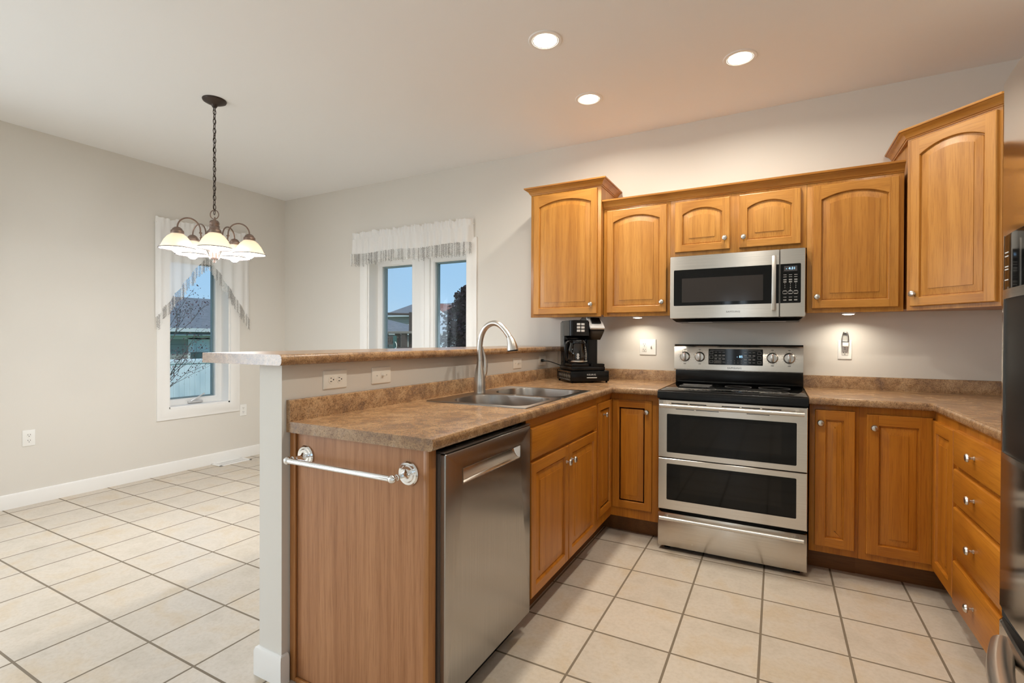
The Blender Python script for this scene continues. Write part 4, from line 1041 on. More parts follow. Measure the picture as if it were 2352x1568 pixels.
# ------------------------------------------------------------------ coffee maker on its pod drawer
RZ = radians(41); CC = (-0.600, -0.338)
t = thing('pod_drawer', 'black wire-sided coffee pod drawer under the coffee maker', 'pod drawer', (CC[0], CC[1], HC + 0.0003), RZ)
hw, dp_ = 0.137, 0.145
for sx in (-1, 1):
    for sy in (-1, 1):
        mb = MB(); mb.lathe([(0.0, 0.0), (0.007, 0.0), (0.008, 0.004), (0.006, 0.009), (0.004, 0.014), (0, 0.014)], 14, TR(sx * (hw - 0.012), sy * (dp_ - 0.012))); mb.build('foot', black_pl, t)
mb = MB()
fz0, fz1 = 0.013, 0.079
for z in (fz0, fz1):
    mb.tube([(-hw, -dp_ + .006, z), (hw, -dp_ + .006, z), (hw, dp_, z), (-hw, dp_, z)], 0.0025, 8, closed=True)
for sx in (-1, 1):
    for y in (-dp_ + .006, dp_): mb.tube([(sx * hw, y, fz0), (sx * hw, y, fz1)], 0.0025, 8)
    P = [(sx * hw, -dp_ + 0.012 + (2 * dp_ - 0.02) * k / 60, 0.046 + 0.024 * sin(k * 0.63)) for k in range(61)]
    mb.tube(P, 0.0018, 6)
    P = [(sx * hw, -dp_ + 0.012 + (2 * dp_ - 0.02) * k / 60, 0.046 - 0.024 * sin(k * 0.63)) for k in range(61)]
    mb.tube(P, 0.0018, 6)
mb.box(-hw + .001, hw - .001, -dp_ + .008, dp_ - .002, fz1 - 0.002, fz1 + 0.002, 0.001)
mb.box(-hw + .003, hw - .003, -dp_ + .008, dp_ - .002, fz0, fz0 + 0.003)
mb.build('wire_frame', black_sat, t)
mb = MB(); mb.box(-hw, hw, -dp_ - 0.004, -dp_ + 0.004, 0.012, 0.078, 0.003); fr_ = mb.build('drawer_front', black_sat, t)
text_mesh('KEURIG', 0.0150, 'brand_lettering', mark_m, fr_, (0.008, -dp_ - 0.0047, 0.056), sx=1.15)
mb = MB(); mb.box(-0.026, 0.046, -dp_ - 0.012, -dp_ - 0.0042, 0.033, 0.039, 0.002); mb.build('pull', silver_pl, fr_)
pod0 = None
for k in range(6):
    lx_, ly_ = -0.112, -dp_ + 0.035 + k * 0.046
    if pod0 is None:
        mb = MB(); mb.lathe([(0.0, 0.0), (0.0165, 0.0), (0.0180, 0.004), (0.0215, 0.040), (0.0235, 0.042), (0.0235, 0.0435), (0.0, 0.0435)], 22)
        pod0 = mb.build('coffee_pod', white_pl); o = pod0
    else:
        o = pod0.copy(); COL.objects.link(o)
    p = Matrix.Rotation(RZ, 4, 'Z') @ Vector((lx_, ly_, 0))
    o.location = (CC[0] + p.x, CC[1] + p.y, HC + 0.0165)
    tag(o, 'white coffee pod in the wire-sided drawer, %s' % ('nearest the drawer front', 'second from the front', 'third from the front', 'third from the back', 'second from the back', 'rearmost of the row')[k], 'coffee pod', 'coffee pods in the drawer')
# machine
B0 = HC + 0.0817
t = thing('coffee_maker', 'black dual coffee maker with glass carafe side and single-cup side, in the worktop corner', 'coffee maker', (CC[0], CC[1], B0), RZ)
mb = MB(); mb.box(-0.128, 0.118, -0.130, 0.130, 0.0, 0.030, 0.008); mb.box(-0.124, 0.0, -0.126, 0.04, 0.0295, 0.050, 0.006); mb.build('base', black_pl, t)
mb = MB(); mb.prism(rrect(-0.126, 0.012, 0.045, 0.130, [0.01, 0.03, 0.01, 0.01], 6), UP, 0.0295, 0.335); mb.build('back_column', black_pl, t)
mb = MB(); mb.prism(rrect(-0.1265, -0.098, 0.030, 0.1305, [0.004, 0.02, 0.004, 0.004], 6), UP, 0.13, 0.334); mb.build('water_tank', tank_m, t)
mb = MB(); mb.prism(rrect(-0.126, 0.016, -0.095, 0.131, [0.01, 0.03, 0.02, 0.012], 8), UP, 0.240, 0.338); hd = mb.build('brew_head', black_pl, t)
mb = MB(); mb.prism(rrect(-0.122, 0.012, -0.089, 0.127, [0.01, 0.03, 0.02, 0.012], 8), UP, 0.3382, 0.346); mb.prism(rrect(-0.080, -0.020, -0.05, 0.02, 0.01, 5), UP, 0.346, 0.349); mb.build('lid', black_sat, t)
mb = MB()
for r in range(3):
    for k in range(2): mb.box(-0.078 + k * 0.031, -0.053 + k * 0.031, -0.0965, -0.0948, 0.266 + r * 0.022, 0.2815 + r * 0.022, 0.0007)
mb.build('button', silver_pl, hd)
mb = MB(); mb.lathe([(0.0, 0.225), (0.030, 0.225), (0.052, 0.2395), (0, 0.2395)], 28, TR(-0.055, -0.020)); mb.build('filter_basket', black_pl, t)
# single-cup tower
mb = MB(); mb.prism(rrect(0.020, 0.116, -0.010, 0.130, 0.022, 8), UP, 0.0295, 0.290); mb.build('pod_column', black_pl, t)
mb = MB(); side = [(0.125, 0.215), (-0.030, 0.212), (-0.060, 0.235), (-0.100, 0.272), (-0.102, 0.290), (-0.030, 0.362), (0.060, 0.372), (0.125, 0.350)]
mb.loft([[(0.0185, y, z) for y, z in side], [(0.1205, y, z) for y, z in side]], 0, True, (True, True)); ph = mb.build('pod_head', black_pl, t)
def slope(u, v, h):   # on the slanted lid: u across, v along the slope
    a = Vector((0, -0.103, 0.290)); b = Vector((0, -0.029, 0.3635)); d = (b - a); nrm = Vector((0, -d.z, d.y)).normalized()
    p = a + d * v + nrm * h; return (u, p.y, p.z)
mb = MB(); L = rrect(0.016, 0.123, -0.04, 1.06, 0.02, 4)
mb.loft([[slope(u, v, -0.004) for u, v in L], [slope(u, v, 0.006) for u, v in L], [slope(0.0695 + (u - 0.0695) * 0.93, 0.5 + (v - 0.5) * 0.95, 0.009) for u, v in L]], 0, True, (True, True)); mb.build('silver_lid', silver_pl, ph)
mb = MB(); L = rrect(0.036, 0.103, 0.36, 0.86, 0.015, 4); mb.loft([[slope(u, v, 0.0085) for u, v in L], [slope(u, v, 0.019) for u, v in L]], 0, True, (True, True)); mb.build('lid_window', black_pl, ph)
mb = MB(); mb.prism(rrect(0.014, 0.116, -0.128, -0.012, 0.012, 5), UP, 0.0302, 0.046); mb.box(0.024, 0.106, -0.120, -0.02, 0.0459, 0.0475); mb.build('drip_tray', black_sat, t)
# plug and cord
mb = MB(); Ri = Matrix.Rotation(-RZ, 4, 'Z')
def lc(x, y, z):
    p = Ri @ Vector((x - CC[0], y - CC[1], 0)); return (p.x, p.y, z - B0)
cpts = smooth([lc(-0.885, -0.322, 1.068), lc(-0.868, -0.310, 1.064), lc(-0.835, -0.290, 1.052), lc(-0.80, -0.265, 1.035), lc(-0.755, -0.235, 1.028), lc(-0.715, -0.225, 1.030)], 2)
mb.tube(cpts, 0.003, 8); cd = mb.build('cord', black_pl, t)
mb = MB(); a, b = Vector(lc(-0.924, -0.330, 1.069)), Vector(lc(-0.884, -0.322, 1.068)); mb.tube([a, a.lerp(b, 0.35), a.lerp(b, 0.5), b], [0.011, 0.0105, 0.007, 0.0045], 12); mb.build('plug', black_pl, cd)
# carafe
p = Matrix.Rotation(RZ, 4, 'Z') @ Vector((-0.055, -0.050, 0))
t = thing('glass_carafe', 'glass coffee carafe with black handle standing on the coffee maker plate', 'carafe', (CC[0] + p.x, CC[1] + p.y, B0 + 0.0503), RZ)
mb = MB(); mb.lathe([(0.0, 0.0), (0.058, 0.0), (0.064, 0.006), (0.066, 0.030), (0.065, 0.070), (0.060, 0.105), (0.054, 0.128), (0.050, 0.140)], 48); gb = mb.build('glass_body', carafe_m, t)
mb = MB(); mb.lathe([(0.0505, 0.136), (0.0555, 0.137), (0.0555, 0.152), (0.052, 0.158), (0.03, 0.166), (0.0, 0.168)], 40); mb.build('lid', black_pl, t)
mb = MB(); mb.lathe([(0.0662, 0.008), (0.0668, 0.010), (0.0668, 0.016), (0.0662, 0.018)], 48); mb.build('base_band', nickel, t)
mb = MB(); hp_ = smooth([(-0.046, -0.020, 0.150), (-0.075, -0.030, 0.152), (-0.098, -0.038, 0.138), (-0.104, -0.040, 0.100), (-0.103, -0.040, 0.050), (-0.090, -0.036, 0.022), (-0.064, -0.026, 0.018)], 2); mb.tube(hp_, 0.0095, 12); mb.build('handle', black_pl, t)
mb = MB()
for k in range(7):
    a = radians(-52); z = 0.030 + k * 0.013; mb.box(-0.006, 0.006, -0.0006, 0, z, z + 0.0025, M=Matrix.Rotation(radians(38), 4, 'Z') @ Matrix.Translation((0, -0.0662 + max(0, z - 0.07) * 0.16, 0)))
for k in range(5):
    z = 0.030 + k * 0.008; wv = (0.006, 0.009, 0.006, 0.009, 0.006)[k]; mb.box(-wv, wv, -0.0006, 0, z, z + 0.0055, M=Matrix.Rotation(radians(-18), 4, 'Z') @ Matrix.Translation((0, -0.0664, 0)))
mb.build('level_marks', mark_m, gb)

# ------------------------------------------------------------------ outlets and switches
screw_m = pmat('plate_screw', (0.5, 0.47, 0.42), 0.4)
def receptacle(mb, u, v, dk, M, vertical=True):
    """one socket face at plate position (u, v)"""
    mb.lathe([(0.0, 0.0), (0.0165, 0.0), (0.0165, 0.0018), (0.0, 0.0022)], 24, M @ TR(u, -0.0045, v) @ AXF)
    def slot(a, b, w, h):
        if not vertical: a, b, w, h = -b, a, h, w
        dk.box(u + a - w / 2, u + a + w / 2, -0.0071, -0.0064, v + b - h / 2, v + b + h / 2, M=M)
    slot(-0.0065, 0.004, 0.0025, 0.008); slot(0.0065, 0.004, 0.0025, 0.0065); slot(0.0, -0.0075, 0.0045, 0.0045)
def plate(mb, w, h, M):
    L = rrect(-w / 2, w / 2, -h / 2, h / 2, 0.004, 4); L2 = rrect(-w / 2 + .003, w / 2 - .003, -h / 2 + .003, h / 2 - .003, 0.003, 4)
    mb.loft([[M @ Vector((a, -0.0004, b)) for a, b in L], [M @ Vector((a, -0.003, b)) for a, b in L], [M @ Vector((a, -0.0052, b)) for a, b in L2]], 0, True, (True, True))
def fitting(name, label, cat, loc, rz, kind, mat, group=None):
    t = thing(name, label, cat, loc, rz, group); I = Matrix.Identity(4)
    horiz = kind.startswith('h'); k = kind.lstrip('h')
    w, h = (0.0725, 0.118)
    if k == 'two': w, h = 0.120, 0.115
    if horiz: w, h = h, w
    mb = MB(); plate(mb, w, h, I); mb.build('cover_plate', mat, t)
    dk = MB(); mb = MB(); sc = MB()
    if k == 'duplex':
        if horiz: receptacle(mb, -0.0205, 0, dk, I, False); receptacle(mb, 0.0205, 0, dk, I, False)
        else: receptacle(mb, 0, 0.0205, dk, I); receptacle(mb, 0, -0.0205, dk, I)
        sc.lathe([(0, 0), (0.0028, 0), (0.0028, 0.001), (0, 0.0012)], 12, TR(0, -0.0052, 0) @ AXF)
        mb.build('socket_face', mat, t); dk.build('slots', black_mat, t); sc.build('screw', mat, t)
    if k == 'toggle':
        mb.box(-0.0055, 0.0055, -0.0062, -0.004, -0.012, 0.012, 0.001)
        if horiz: mb.box(0.0 - 0.002, 0.011, -0.016, -0.005, -0.0035, 0.0035, 0.002)
        else: mb.box(-0.0035, 0.0035, -0.016, -0.005, 0.0, 0.012, 0.002)
        mb.build('toggle', mat, t)
        for q in (-0.030, 0.030):
            sc = MB(); sc.lathe([(0, 0), (0.0028, 0), (0.0028, 0.001), (0, 0.0012)], 12, TR(q if horiz else 0, -0.0052, 0 if horiz else q) @ AXF); sc.build('screw', screw_m, t)
    if k in ('gfci', 'two'):
        u = -0.024 if k == 'two' else 0.0
        mb.box(u - 0.0165, u + 0.0165, -0.0075, -0.004, -0.0335, 0.0335, 0.0015)
        for v in (0.0195, -0.0195):
            for a, b, ww, hh in ((-0.0065, 0.004, 0.0025, 0.007), (0.0065, 0.004, 0.0025, 0.006), (0.0, -0.0070, 0.0045, 0.0045)):
                dk.box(u + a - ww / 2, u + a + ww / 2, -0.0079, -0.0074, v + b - hh / 2, v + b + hh / 2)
        dk.box(u - 0.004, u + 0.004, -0.0079, -0.0074, 0.0015, 0.004); dk.box(u + 0.011, u + 0.013, -0.0079, -0.0074, -0.001, 0.001)
        mb.build('socket_face', mat, t); dk.build('slots', black_mat, t)
        if k == 'two':
            m2 = MB(); m2.box(0.018, 0.030, -0.0062, -0.004, -0.012, 0.012, 0.001); m2.box(0.0205, 0.0275, -0.019, -0.005, 0.0, 0.009, 0.002); m2.build('toggle', mat, t)
    return t
GO = 'wall outlets'; GS = 'light switches'
fitting('wall_outlet', 'white duplex outlet low on the left wall below the far left of the picture', 'outlet', (XL, -2.138, 0.489), radians(90), 'duplex', white_pl, GO)
fitting('wall_outlet', 'white duplex outlet on the left wall beside the lower corner of the narrow window', 'outlet', (XL, -0.486, 0.488), radians(90), 'duplex', white_pl, GO)
fitting('wall_outlet', 'ivory sideways duplex outlet near the end of the peninsula wall, above the backsplash', 'outlet', (KX1, -2.262, 1.066), radians(90), 'hduplex', almond, GO)
fitting('light_switch', 'ivory switch plate between the peninsula outlet and the faucet', 'light switch', (KX1, -2.003, 1.066), radians(90), 'htoggle', almond, GS)
fitting('light_switch', 'ivory switch plate on the peninsula wall just beyond the faucet', 'light switch', (KX1, -0.702, 1.065), radians(90), 'htoggle', almond, GS)
fitting('wall_outlet', 'ivory outlet at the far end of the peninsula wall with the coffee maker plugged in', 'outlet', (KX1, -0.300, 1.068), radians(90), 'hduplex', almond, GO)
fitting('wall_outlet', 'white two-gang plate with outlet and switch under the cabinet left of the stove', 'outlet', (-0.219, 0, 1.172), 0, 'two', white_pl, GO)
fitting('wall_outlet', 'white outlet right of the stove holding a plug-in night light', 'outlet', (0.982, 0, 1.169), 0, 'gfci', white_pl, GO)
t = thing('night_light', 'clear plug-in night light in the outlet right of the stove', 'night light', (0.983, -0.0085, 1.195))
mb = MB(); mb.box(-0.016, 0.016, -0.026, 0.0, -0.006, 0.022, 0.004); mb.lathe([(0, 0), (0.004, 0), (0.004, 0.001), (0.0025, 0.0015), (0, 0.0015)], 12, TR(0, -0.026, 0.012) @ AXF); mb.build('base', white_pl, t)
mb = MB(); L = lambda s, z, d: [(p[0] * s, p[1] - d, z) for p in rrect(-0.019, 0.019, -0.028, -0.002, 0.010, 5)]
mb.loft([L(1.0, 0.0222, 0), L(1.0, 0.035, 0), L(0.9, 0.058, 0), L(0.66, 0.080, -0.002), L(0.45, 0.086, -0.005)], 0, True, (True, True)); mb.build('lens', clear_pl, t)
# floor register
t = thing('floor_vent', 'white metal floor register beside the baseboard under the narrow window', 'vent', (-4.135, -0.663, 0.0))
mb = MB(); 
for a in (-1, 1): mb.box(a * 0.0725 - 0.0125, a * 0.0725 + 0.0125, -0.16, 0.16, 0.0, 0.006, 0.002); mb.box(-0.085, 0.085, a * 0.148 - 0.012, a * 0.148 + 0.012, 0.0, 0.006, 0.002)
mb.build('frame', trim_m, t)
mb = MB()
for k in range(26): mb.box(-0.06, 0.06, -0.134 + k * 0.0107, -0.1285 + k * 0.0107, 0.001, 0.005)
mb.box(-0.004, 0.004, -0.136, 0.136, 0.001, 0.0052)
mb.build('louvres', trim_m, t)
mb = MB(); mb.box(-0.062, 0.062, -0.138, 0.138, 0.0002, 0.0008); mb.build('duct_opening', black_mat, t)

# ------------------------------------------------------------------ curtains
def sheer(name, label, M, x0, x1, ztop, zedge, amp=0.012, per=0.043, off=0.055, seed=1):
    """gathered sheer hung on a rod in front of the wall; zedge(u) gives the hem height"""
    rnd = random.Random(seed); t = thing(name, label, 'curtain', M.to_translation(), M.to_euler().z)
    n = int((x1 - x0) / 0.006); rows = 14; top = ztop
    ph = [rnd.uniform(0.7, 1.3) for _ in range(200)]; acc = 0; phase = []
    for i in range(n + 1): acc += 2 * pi * 0.006 / per * ph[i // 9]; phase.append(acc)
    V = []; F = []
    ruf = [0.006 * sin(phase[i] * 0.31) + 0.005 * sin(phase[i] * 0.53 + 1) + 0.003 * sin(phase[i] * 1.1) for i in range(n + 1)]
    for j in range(rows + 1):
        for i in range(n + 1):
            x = x0 + (x1 - x0) * i / n; zb = zedge(x)
            if j == 0: z = top + ruf[i]
            elif j == 1: z = top - 0.028
            elif j == 2: z = top - 0.055
            else: z = (top - 0.055) + (zb - (top - 0.055)) * (j - 2) / (rows - 2)
            a = amp * (1.0 if j == 0 else 0.35 if j <= 2 else 0.45 + 0.75 * (j - 2) / (rows - 2))
            edge = min(1, min(x - x0, x1 - x) / 0.03)
            V.append((x, -off * (0.45 + 0.55 * edge) - a * sin(phase[i] * (0.5 if j > 2 else 1.0)), z))
    for j in range(rows):
        for i in range(n):
            q = j * (n + 1) + i; F.append((q, q + 1, q + n + 2, q + n + 1))
    mb = MB(); mb.raw(V, F); mb.build('sheer_fabric', sheer_m, t, sharp=180)
    mb = MB(); mb.tube([(x0 + 0.004, -0.004, ztop - 0.042), (x0 + 0.004, -off * 0.6, ztop - 0.042), (x1 - 0.004, -off * 0.6, ztop - 0.042), (x1 - 0.004, -0.004, ztop - 0.042)], 0.004, 8); mb.build('rod', white_pl, t)
    # leafy fringe
    mb = MB(); x = x0 + 0.004
    while x < x1 - 0.002:
        zb = zedge(x); ln = rnd.uniform(0.085, 0.125); y = -off - 0.008 * sin((x - x0) * 70); z = zb + 0.004; k = 0; tone = 1 if rnd.random() < 0.4 else 0
        mb.raw([(x - .0006, y, z), (x + .0006, y, z), (x + .0006, y, z - ln), (x - .0006, y, z - ln)], [(0, 1, 2, 3)], tone)
        while z > zb - ln:
            s = 1 if k % 2 else -1; l = rnd.uniform(0.010, 0.015); w_ = 0.0030; dx = s * l * 0.55; dz = -l * 0.8; dy = rnd.uniform(-0.006, 0.006)
            c1 = (x, y, z); c2 = (x + dx, y + dy, z + dz); m1 = (x + dx * 0.5 - w_ * s * 0.8, y + dy * .5, z + dz * 0.5 - w_ * 0.8); m2_ = (x + dx * 0.5 + w_ * s * 0.8, y + dy * .5 + 0.002, z + dz * 0.5 + w_ * 0.8)
            mb.raw([c1, m1, c2, m2_], [(0, 1, 2, 3)], tone); z -= 0.0070; k += 1
        x += rnd.uniform(0.009, 0.014)
    mb.build('leaf_fringe', [fringe_m, fringe_w], t, sharp=180)
    return t
sheer('curtain', 'white sheer valance with leaf fringe over the wide back-wall window', Matrix.Identity(4), -3.155, -1.722, 2.275, lambda x: 2.068 + 0.006 * sin(x * 9), amp=0.013, per=0.040, seed=3)
def swag(c):
    def z(x):
        u = abs(x - c) / 0.432; return 1.985 - 0.575 * max(0.0, (u * u / (u + 0.09)) * 1.09)
    return z
sheer('curtain', 'white sheer swag with leaf fringe parted over the narrow left-wall window', ML, -1.315, -0.447, 2.285, swag(-0.880), amp=0.010, per=0.05, seed=5)
sheer('curtain', 'white sheer swag showing only its edge at the far left of the picture', ML, -3.200, -2.315, 2.285, swag(-2.7575), amp=0.010, per=0.05, seed=8)
# ------------------------------------------------------------------ outside the windows
GZ = -0.62
# vinyl fence beyond the left wall
t = thing('vinyl_fence', 'pale vinyl privacy fence seen through the narrow left window', 'fence', (-9.5, 2.0, GZ))
F0, F1 = -8.0, 9.0
mb = MB(); mb.box(-0.03, 0.03, F0, F1, 1.34, 1.432, 0.008); mb.box(-0.03, 0.03, F0, F1, 0.12, 0.21, 0.008); mb.build('rail', vinyl_m, t)
mb = MB(); y = F0
while y < F1: mb.box(-0.012, 0.012, y, y + 0.0945, 0.05, 1.36, 0.004, seg=1); y += 0.0985
mb.build('boards', vinyl_m, t)
for y in (-7.2, -4.6, -2.0, 0.62, 3.2, 5.8, 8.4):
    mb = MB(); mb.box(-0.06, 0.06, y - 0.06, y + 0.06, 0, 1.50, 0.006); mb.loft([[(-.07, y - .07, 1.5), (.07, y - .07, 1.5), (.07, y + .07, 1.5), (-.07, y + .07, 1.5)], [(0, y, 1.57)] * 4]); mb.build('post', vinyl_m, t)
# house beyond it
t = thing('house', 'neighbouring house with grey shingle roof seen through the narrow left window', 'house', (-16.0, 6.0, GZ))
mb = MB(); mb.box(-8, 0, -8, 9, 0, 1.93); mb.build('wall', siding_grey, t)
mb = MB(); mb.loft([[(0.5, -8.6, 1.95), (0.5, 9.6, 1.95), (0.5, 9.6, 2.05), (0.5, -8.6, 2.05)], [(-3.5, -8.6, 3.30), (-3.5, 9.6, 3.30), (-3.5, 9.6, 3.40), (-3.5, -8.6, 3.40)]], 0, True, (True, True))
mb.loft([[(-3.5, -8.6, 3.30), (-3.5, 9.6, 3.30), (-3.5, 9.6, 3.40), (-3.5, -8.6, 3.40)], [(-8.5, -8.6, 1.95), (-8.5, 9.6, 1.95), (-8.5, 9.6, 2.05), (-8.5, -8.6, 2.05)]], 0, True, (True, True)); mb.build('roof', roof_dark, t)
mb = MB(); mb.prism([(0.50, 2.145), (0.62, 2.145), (0.60, 2.03), (0.50, 2.02)], lambda u, v, d: (u, d, v), -8.6, 9.6); mb.build('gutter', gutter_m, t)
mb = MB(); mb.box(0.0, 0.5, -8.4, 9.4, 1.915, 1.945); mb.box(-0.001, 0.03, -8, 9, 1.80, 1.915); mb.build('soffit', gutter_m, t)
mb = MB(); wy0, wy1 = -0.56, 0.0
mb.loft([[(0.03, wy0 - .06, 0.86), (0.03, wy1 + .06, 0.86), (0.03, wy1 + .06, 1.84), (0.03, wy0 - .06, 1.84)], [(0.03, wy0, 0.92), (0.03, wy1, 0.92), (0.03, wy1, 1.78), (0.03, wy0, 1.78)]]); mb.box(0.005, 0.028, wy0 - .06, wy1 + .06, 0.86, 1.84); f = mb.build('window', gutter_m, t)
mb = MB(); mb.box(0.0285, 0.031, wy0, wy1, 0.92, 1.38); mb.build('lower_pane', pmat('dark_far_pane', (0.07, 0.11, 0.11), 0.1), f)
mb = MB(); mb.box(0.0285, 0.031, wy0, wy1, 1.41, 1.78); mb.build('blind', vinyl_m, f)
# small plum tree
def tree(name, label, loc, h, spread, leaf, n, seed, trunk_r, leaf_s, dense, group=None, lean=(0, 0), base=0.25):
    rnd = random.Random(seed); t = thing(name, label, 'tree', loc, 0, group)
    br = MB(); tips = []
    def grow(p, d, L, r, depth):
        q = p + d * L; mid = p.lerp(q, 0.5) + Vector((rnd.uniform(-1, 1), rnd.uniform(-1, 1), rnd.uniform(-.5, .5))) * L * 0.07
        br.tube([p, mid, q], [r, r * 0.85, r * 0.7], 6)
        tips.append((mid, depth)); tips.append((q, depth))
        if depth <= 0: return
        for _ in range(rnd.choice((2, 3, 3))):
            nd = (d + Vector((rnd.uniform(-1, 1) * spread, rnd.uniform(-1, 1) * spread, rnd.uniform(-0.15, 0.45)))).normalized()
            grow(q if rnd.random() < 0.6 else mid, nd, L * rnd.uniform(0.6, 0.85), r * 0.62, depth - 1)
    grow(Vector((0, 0, 0)), Vector((lean[0], lean[1], 1)).normalized(), h * base, trunk_r, 5)
    br.build('branches', bark_m, t)
    lv = MB(); tp = [a for a in tips if a[1] <= 2]
    for _ in range(n):
        p = rnd.choice(tp)[0] + Vector((rnd.gauss(0, 1), rnd.gauss(0, 1), rnd.gauss(0, 1))) * dense
        a = Vector((rnd.uniform(-1, 1), rnd.uniform(-1, 1), rnd.uniform(-1, 1))).normalized(); b = a.orthogonal().normalized(); s = leaf_s * rnd.uniform(0.6, 1.3)
        lv.raw([p - a * s, p - b * s * 0.55, p + a * s, p + b * s * 0.55], [(0, 1, 2, 3)])
    lv.build('foliage', leaf, t, sharp=180)
    return t
tree('plum_tree', 'small plum tree with thin reddish leaves outside the narrow left window', (-8.0, 0.10, GZ), 2.9, 0.75, leaf_pu, 900, 12, 0.024, 0.015, 0.06, lean=(0.0, 0.15), base=0.34)

def conical(name, label, loc, h, prof, leaf, n, seed, leaf_s):
    """dense column of leaves: prof(u) radius by height"""
    rnd = random.Random(seed); t = thing(name, label, 'tree', loc)
    mb = MB(); mb.tube([(0, 0, 0), (0.02, 0.01, h * 0.5), (0, 0, h * 0.95)], [0.11, 0.06, 0.02], 8)
    for k in range(26):
        u = 0.12 + 0.8 * k / 26; a = k * 2.4; r = prof(u) * 0.8; mb.tube([(0, 0, h * (u - 0.05)), (r * cos(a) * .6, r * sin(a) * .6, h * u), (r * cos(a), r * sin(a), h * (u + 0.02))], [0.02, 0.012, 0.005], 5)
    mb.build('trunk', bark_m, t)
    lv = MB()
    for _ in range(n):
        u = rnd.random() ** 0.85; a = rnd.uniform(0, 2 * pi); lump = 0.92 + 0.20 * sin(3 * a + u * 23) + 0.14 * sin(7 * a - u * 37) + 0.08 * sin(13 * a + u * 61)
        r = prof(u) * lump * (rnd.random() ** 0.35) * rnd.uniform(0.8, 1.08)
        p = Vector((r * cos(a), r * sin(a), h * (0.04 + 0.96 * u))); q = Vector((rnd.uniform(-1, 1), rnd.uniform(-1, 1), rnd.uniform(-1, 1))).normalized(); b = q.orthogonal().normalized(); s = leaf_s * rnd.uniform(0.6, 1.3)
        lv.raw([p - q * s, p - b * s * 0.7, p + q * s, p + b * s * 0.7], [(0, 1, 2, 3)])
    lv.build('foliage', leaf, t, sharp=180); return t
conical('maple_tree', 'dense dark purple maple at the right edge of the back window', (-10.15, 13.0, GZ), 4.1, lambda u: 1.50 * (1 - u ** 2.2) ** 0.7 * min(1, 0.55 + u * 3), leaf_dk, 11000, 4, 0.07)
rnd = random.Random(2)
t = thing('garden_bush', 'bright green bush low in the right pane of the back window', 'bush', (-10.30, 10.75, GZ))
mb = MB()
for k in range(9): a = k * 0.7; mb.tube([(0, 0, 0), (0.16 * cos(a), 0.16 * sin(a), 0.7), (0.33 * cos(a), 0.33 * sin(a), 1.3)], [0.015, 0.01, 0.004], 5)
mb.build('stems', bark_m, t); mb = MB()
for _ in range(1500):
    v = Vector((rnd.gauss(0, 1), rnd.gauss(0, 1), rnd.gauss(0, 1))).normalized() * rnd.random() ** 0.4; p = Vector((v.x * 0.42, v.y * 0.42, 0.95 + v.z * 0.72)); q = Vector((rnd.uniform(-1, 1), rnd.uniform(-1, 1), rnd.uniform(-1, 1))).normalized(); b = q.orthogonal().normalized(); s = 0.05
    mb.raw([p - q * s, p - b * s * 0.6, p + q * s, p + b * s * 0.6], [(0, 1, 2, 3)])
mb.build('foliage', leaf_gr, t, sharp=180)
def gable_house(name, label, loc, rz, w, d, eave, ridge, roofm, wallm, over=0.45, hip=0.0):
    """ridge along local x; front at local y=0 facing -y"""
    t = thing(name, label, 'house', loc, rz)
    mb = MB(); mb.box(-w / 2, w / 2, 0, d, 0, eave); mb.build('wall', wallm, t)
    o = over; mb = MB(); A = [(-w / 2 - o, -o, eave), (w / 2 + o, -o, eave), (w / 2 + o, d + o, eave), (-w / 2 - o, d + o, eave)]
    R0, R1 = (-w / 2 - o + hip, d / 2, ridge), (w / 2 + o - hip, d / 2, ridge)
    mb.raw(A + [R0, R1], [(0, 1, 5, 4), (2, 3, 4, 5), (1, 2, 5), (3, 0, 4), (0, 3, 2, 1)]); mb.build('roof', roofm, t)
    mb = MB(); mb.prism([(-o - 0.10, eave + 0.03), (-o, eave + 0.03), (-o, eave - 0.10), (-o - 0.08, eave - 0.09)], lambda u, v, dd: (dd, u, v), -w / 2 - o, w / 2 + o); mb.build('gutter', gutter_m, t)
    return t
# tall house far back with the red-shingled gable
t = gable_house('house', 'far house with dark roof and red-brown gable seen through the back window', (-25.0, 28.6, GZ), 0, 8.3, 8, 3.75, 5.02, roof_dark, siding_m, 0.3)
mb = MB(); mb.raw([(-0.30, -0.55, 3.90), (2.65, -0.55, 3.90), (1.05, -0.55, 4.74), (-0.30, 3.0, 3.90), (2.65, 3.0, 3.90), (1.05, 3.4, 4.74)], [(0, 1, 2), (0, 2, 5, 3), (1, 4, 5, 2)]); mb.build('gable_wall', brick_m, t)
def beam(mb, a, b, w_, dd):
    a, b = Vector(a), Vector(b); d = (b - a).normalized(); nrm = Vector((0, -1, 0)); s = d.cross(nrm).normalized() * w_ / 2; f = Vector((0, dd, 0))
    mb.loft([[a - s, a + s, a + s + f, a - s + f], [b - s, b + s, b + s + f, b - s + f]], 0, True, (True, True))
mb = MB(); beam(mb, (-0.6, -0.62, 3.66), (1.08, -0.62, 4.80), 0.14, 0.1); beam(mb, (1.02, -0.62, 4.80), (2.75, -0.62, 3.62), 0.14, 0.1); beam(mb, (-0.3, -0.62, 3.90), (2.2, -0.62, 3.90), 0.12, 0.1); mb.build('gable_trim', gutter_m, t)
mb = MB(); mb.box(-4.9, -4.15, 0.6, 5, 0, 3.1); mb.build('side_wing', siding_m, t); mb = MB(); mb.raw([(-5.1, 0.3, 3.35), (-4.1, 0.3, 3.35), (-4.1, 4, 4.70), (-4.95, 4, 4.70), (-5.1, 5.5, 3.35), (-4.1, 5.5, 3.35)], [(0, 1, 2, 3), (2, 3, 4, 5), (0, 3, 4), (1, 5, 2)]); mb.build('side_roof', roof_dark, t)
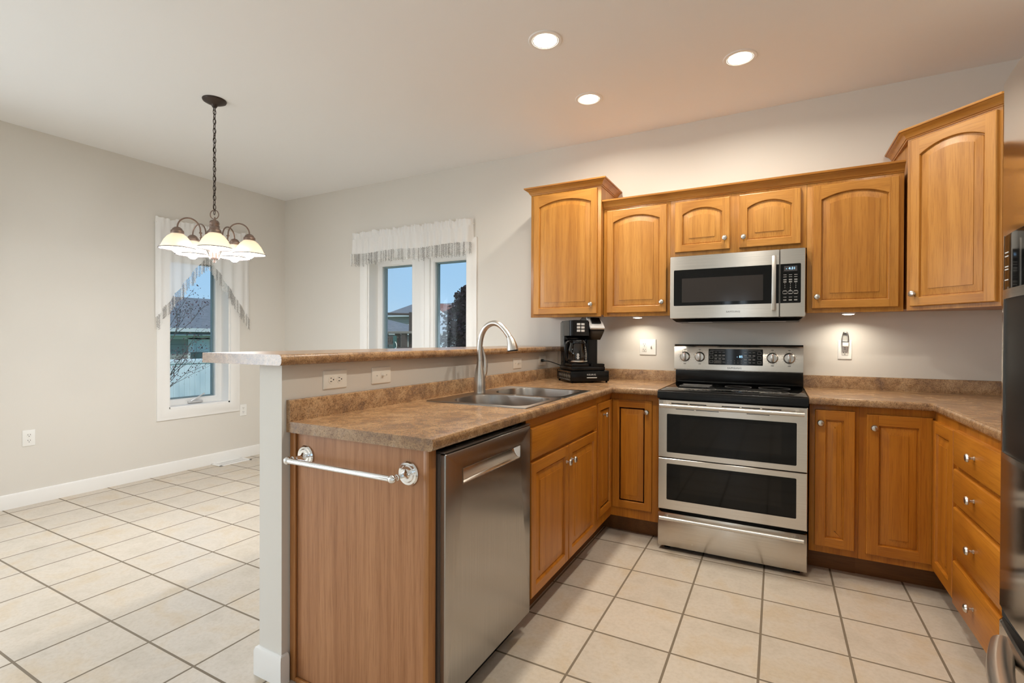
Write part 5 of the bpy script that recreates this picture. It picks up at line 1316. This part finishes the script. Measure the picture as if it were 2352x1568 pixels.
# nearer house with the pale roof, downspout, siding
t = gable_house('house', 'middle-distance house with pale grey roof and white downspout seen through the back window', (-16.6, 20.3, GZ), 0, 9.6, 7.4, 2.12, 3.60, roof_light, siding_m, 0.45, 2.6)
mb = MB(); mb.tube([(-0.42, -0.45, 2.03), (-0.40, -0.36, 1.93), (-0.16, -0.06, 1.80), (-0.15, -0.05, 0.0)], 0.05, 8); mb.build('downspout', gutter_m, t)
# left hip roof
gable_house('house', 'house with charcoal hip roof behind the play set, left pane of the back window', (-20.6, 16.4, GZ), 0, 7.4, 2.9, 2.15, 3.05, roof_dark, siding_m, 0.4, 3.0)
# white fence at the back
t = thing('vinyl_fence', 'low white vinyl fence across the gardens, right pane of the back window', 'fence', (-11, 15.3, GZ))
mb = MB(); mb.box(-2.6, 8, -0.03, 0.03, 1.58, 1.68, 0.008); mb.box(-2.6, 8, -0.03, 0.03, 0.1, 0.2); mb.build('rail', vinyl_m, t)
mb = MB(); x = -2.6
while x < 8: mb.box(x, x + 0.145, -0.012, 0.012, 0.05, 1.60, 0.004, seg=1); x += 0.15
mb.build('boards', vinyl_m, t)
for x in (-2.6, -0.2, 2.2, 4.6, 7.0):
    mb = MB(); mb.box(x - 0.06, x + 0.06, -0.07, 0.07, 0, 1.75, 0.006); mb.build('post', vinyl_m, t)
# timber play set
t = thing('play_set', 'dark timber play set with swing beam and green slide, left pane of the back window', 'play set', (-11.9, 11.0, GZ))
mb = MB(); mb.tube([(-3.4, 0, 2.92), (0.30, 0, 2.765)], 0.045, 8); mb.build('swing_beam', play_m, t)
mb = MB(); mb.box(0.27, 0.345, -0.05, 0.05, 0, 2.84); mb.build('tall_post', play_m, t)
mb = MB(); mb.box(-0.75, 0.68, -0.45, 0.45, 2.03, 2.12, 0.01); mb.build('roof', play_roof, t)
for x in (-0.62, 0.30): 
    for y in (-0.35, 0.35): mb = MB(); mb.box(x - 0.10, x + 0.10, y - 0.06, y + 0.06, 0, 2.03); mb.build('post', play_m, t)
mb = MB(); mb.box(-0.62, 0.02, -0.40, -0.35, 1.62, 1.70); mb.box(-0.62, 0.02, -0.40, -0.35, 1.86, 1.93)
for k in range(6): mb.box(-0.60 + k * 0.10, -0.54 + k * 0.10, -0.40, -0.36, 1.70, 1.86)
mb.box(-0.7, 0.5, -0.42, 0.42, 1.46, 1.52); mb.build('railing', play_m, t)
mb = MB(); mb.box(-0.12, 0.02, -0.5, -0.42, 0.9, 1.95, 0.02); mb.prism([(0, 1.5), (-2.2, 0.15), (-2.2, 0.08), (0, 1.42)], lambda u, v, d: (d, u - 0.45, v), -0.5, -0.1); mb.build('slide', green_pl, t)
mb = MB(); mb.tube(smooth([(0.02, -0.52, 1.72), (0.10, -0.55, 1.66), (0.115, -0.55, 1.56), (0.05, -0.52, 1.46)], 2), 0.018, 8); mb.build('grab_handle', cream_m, t)
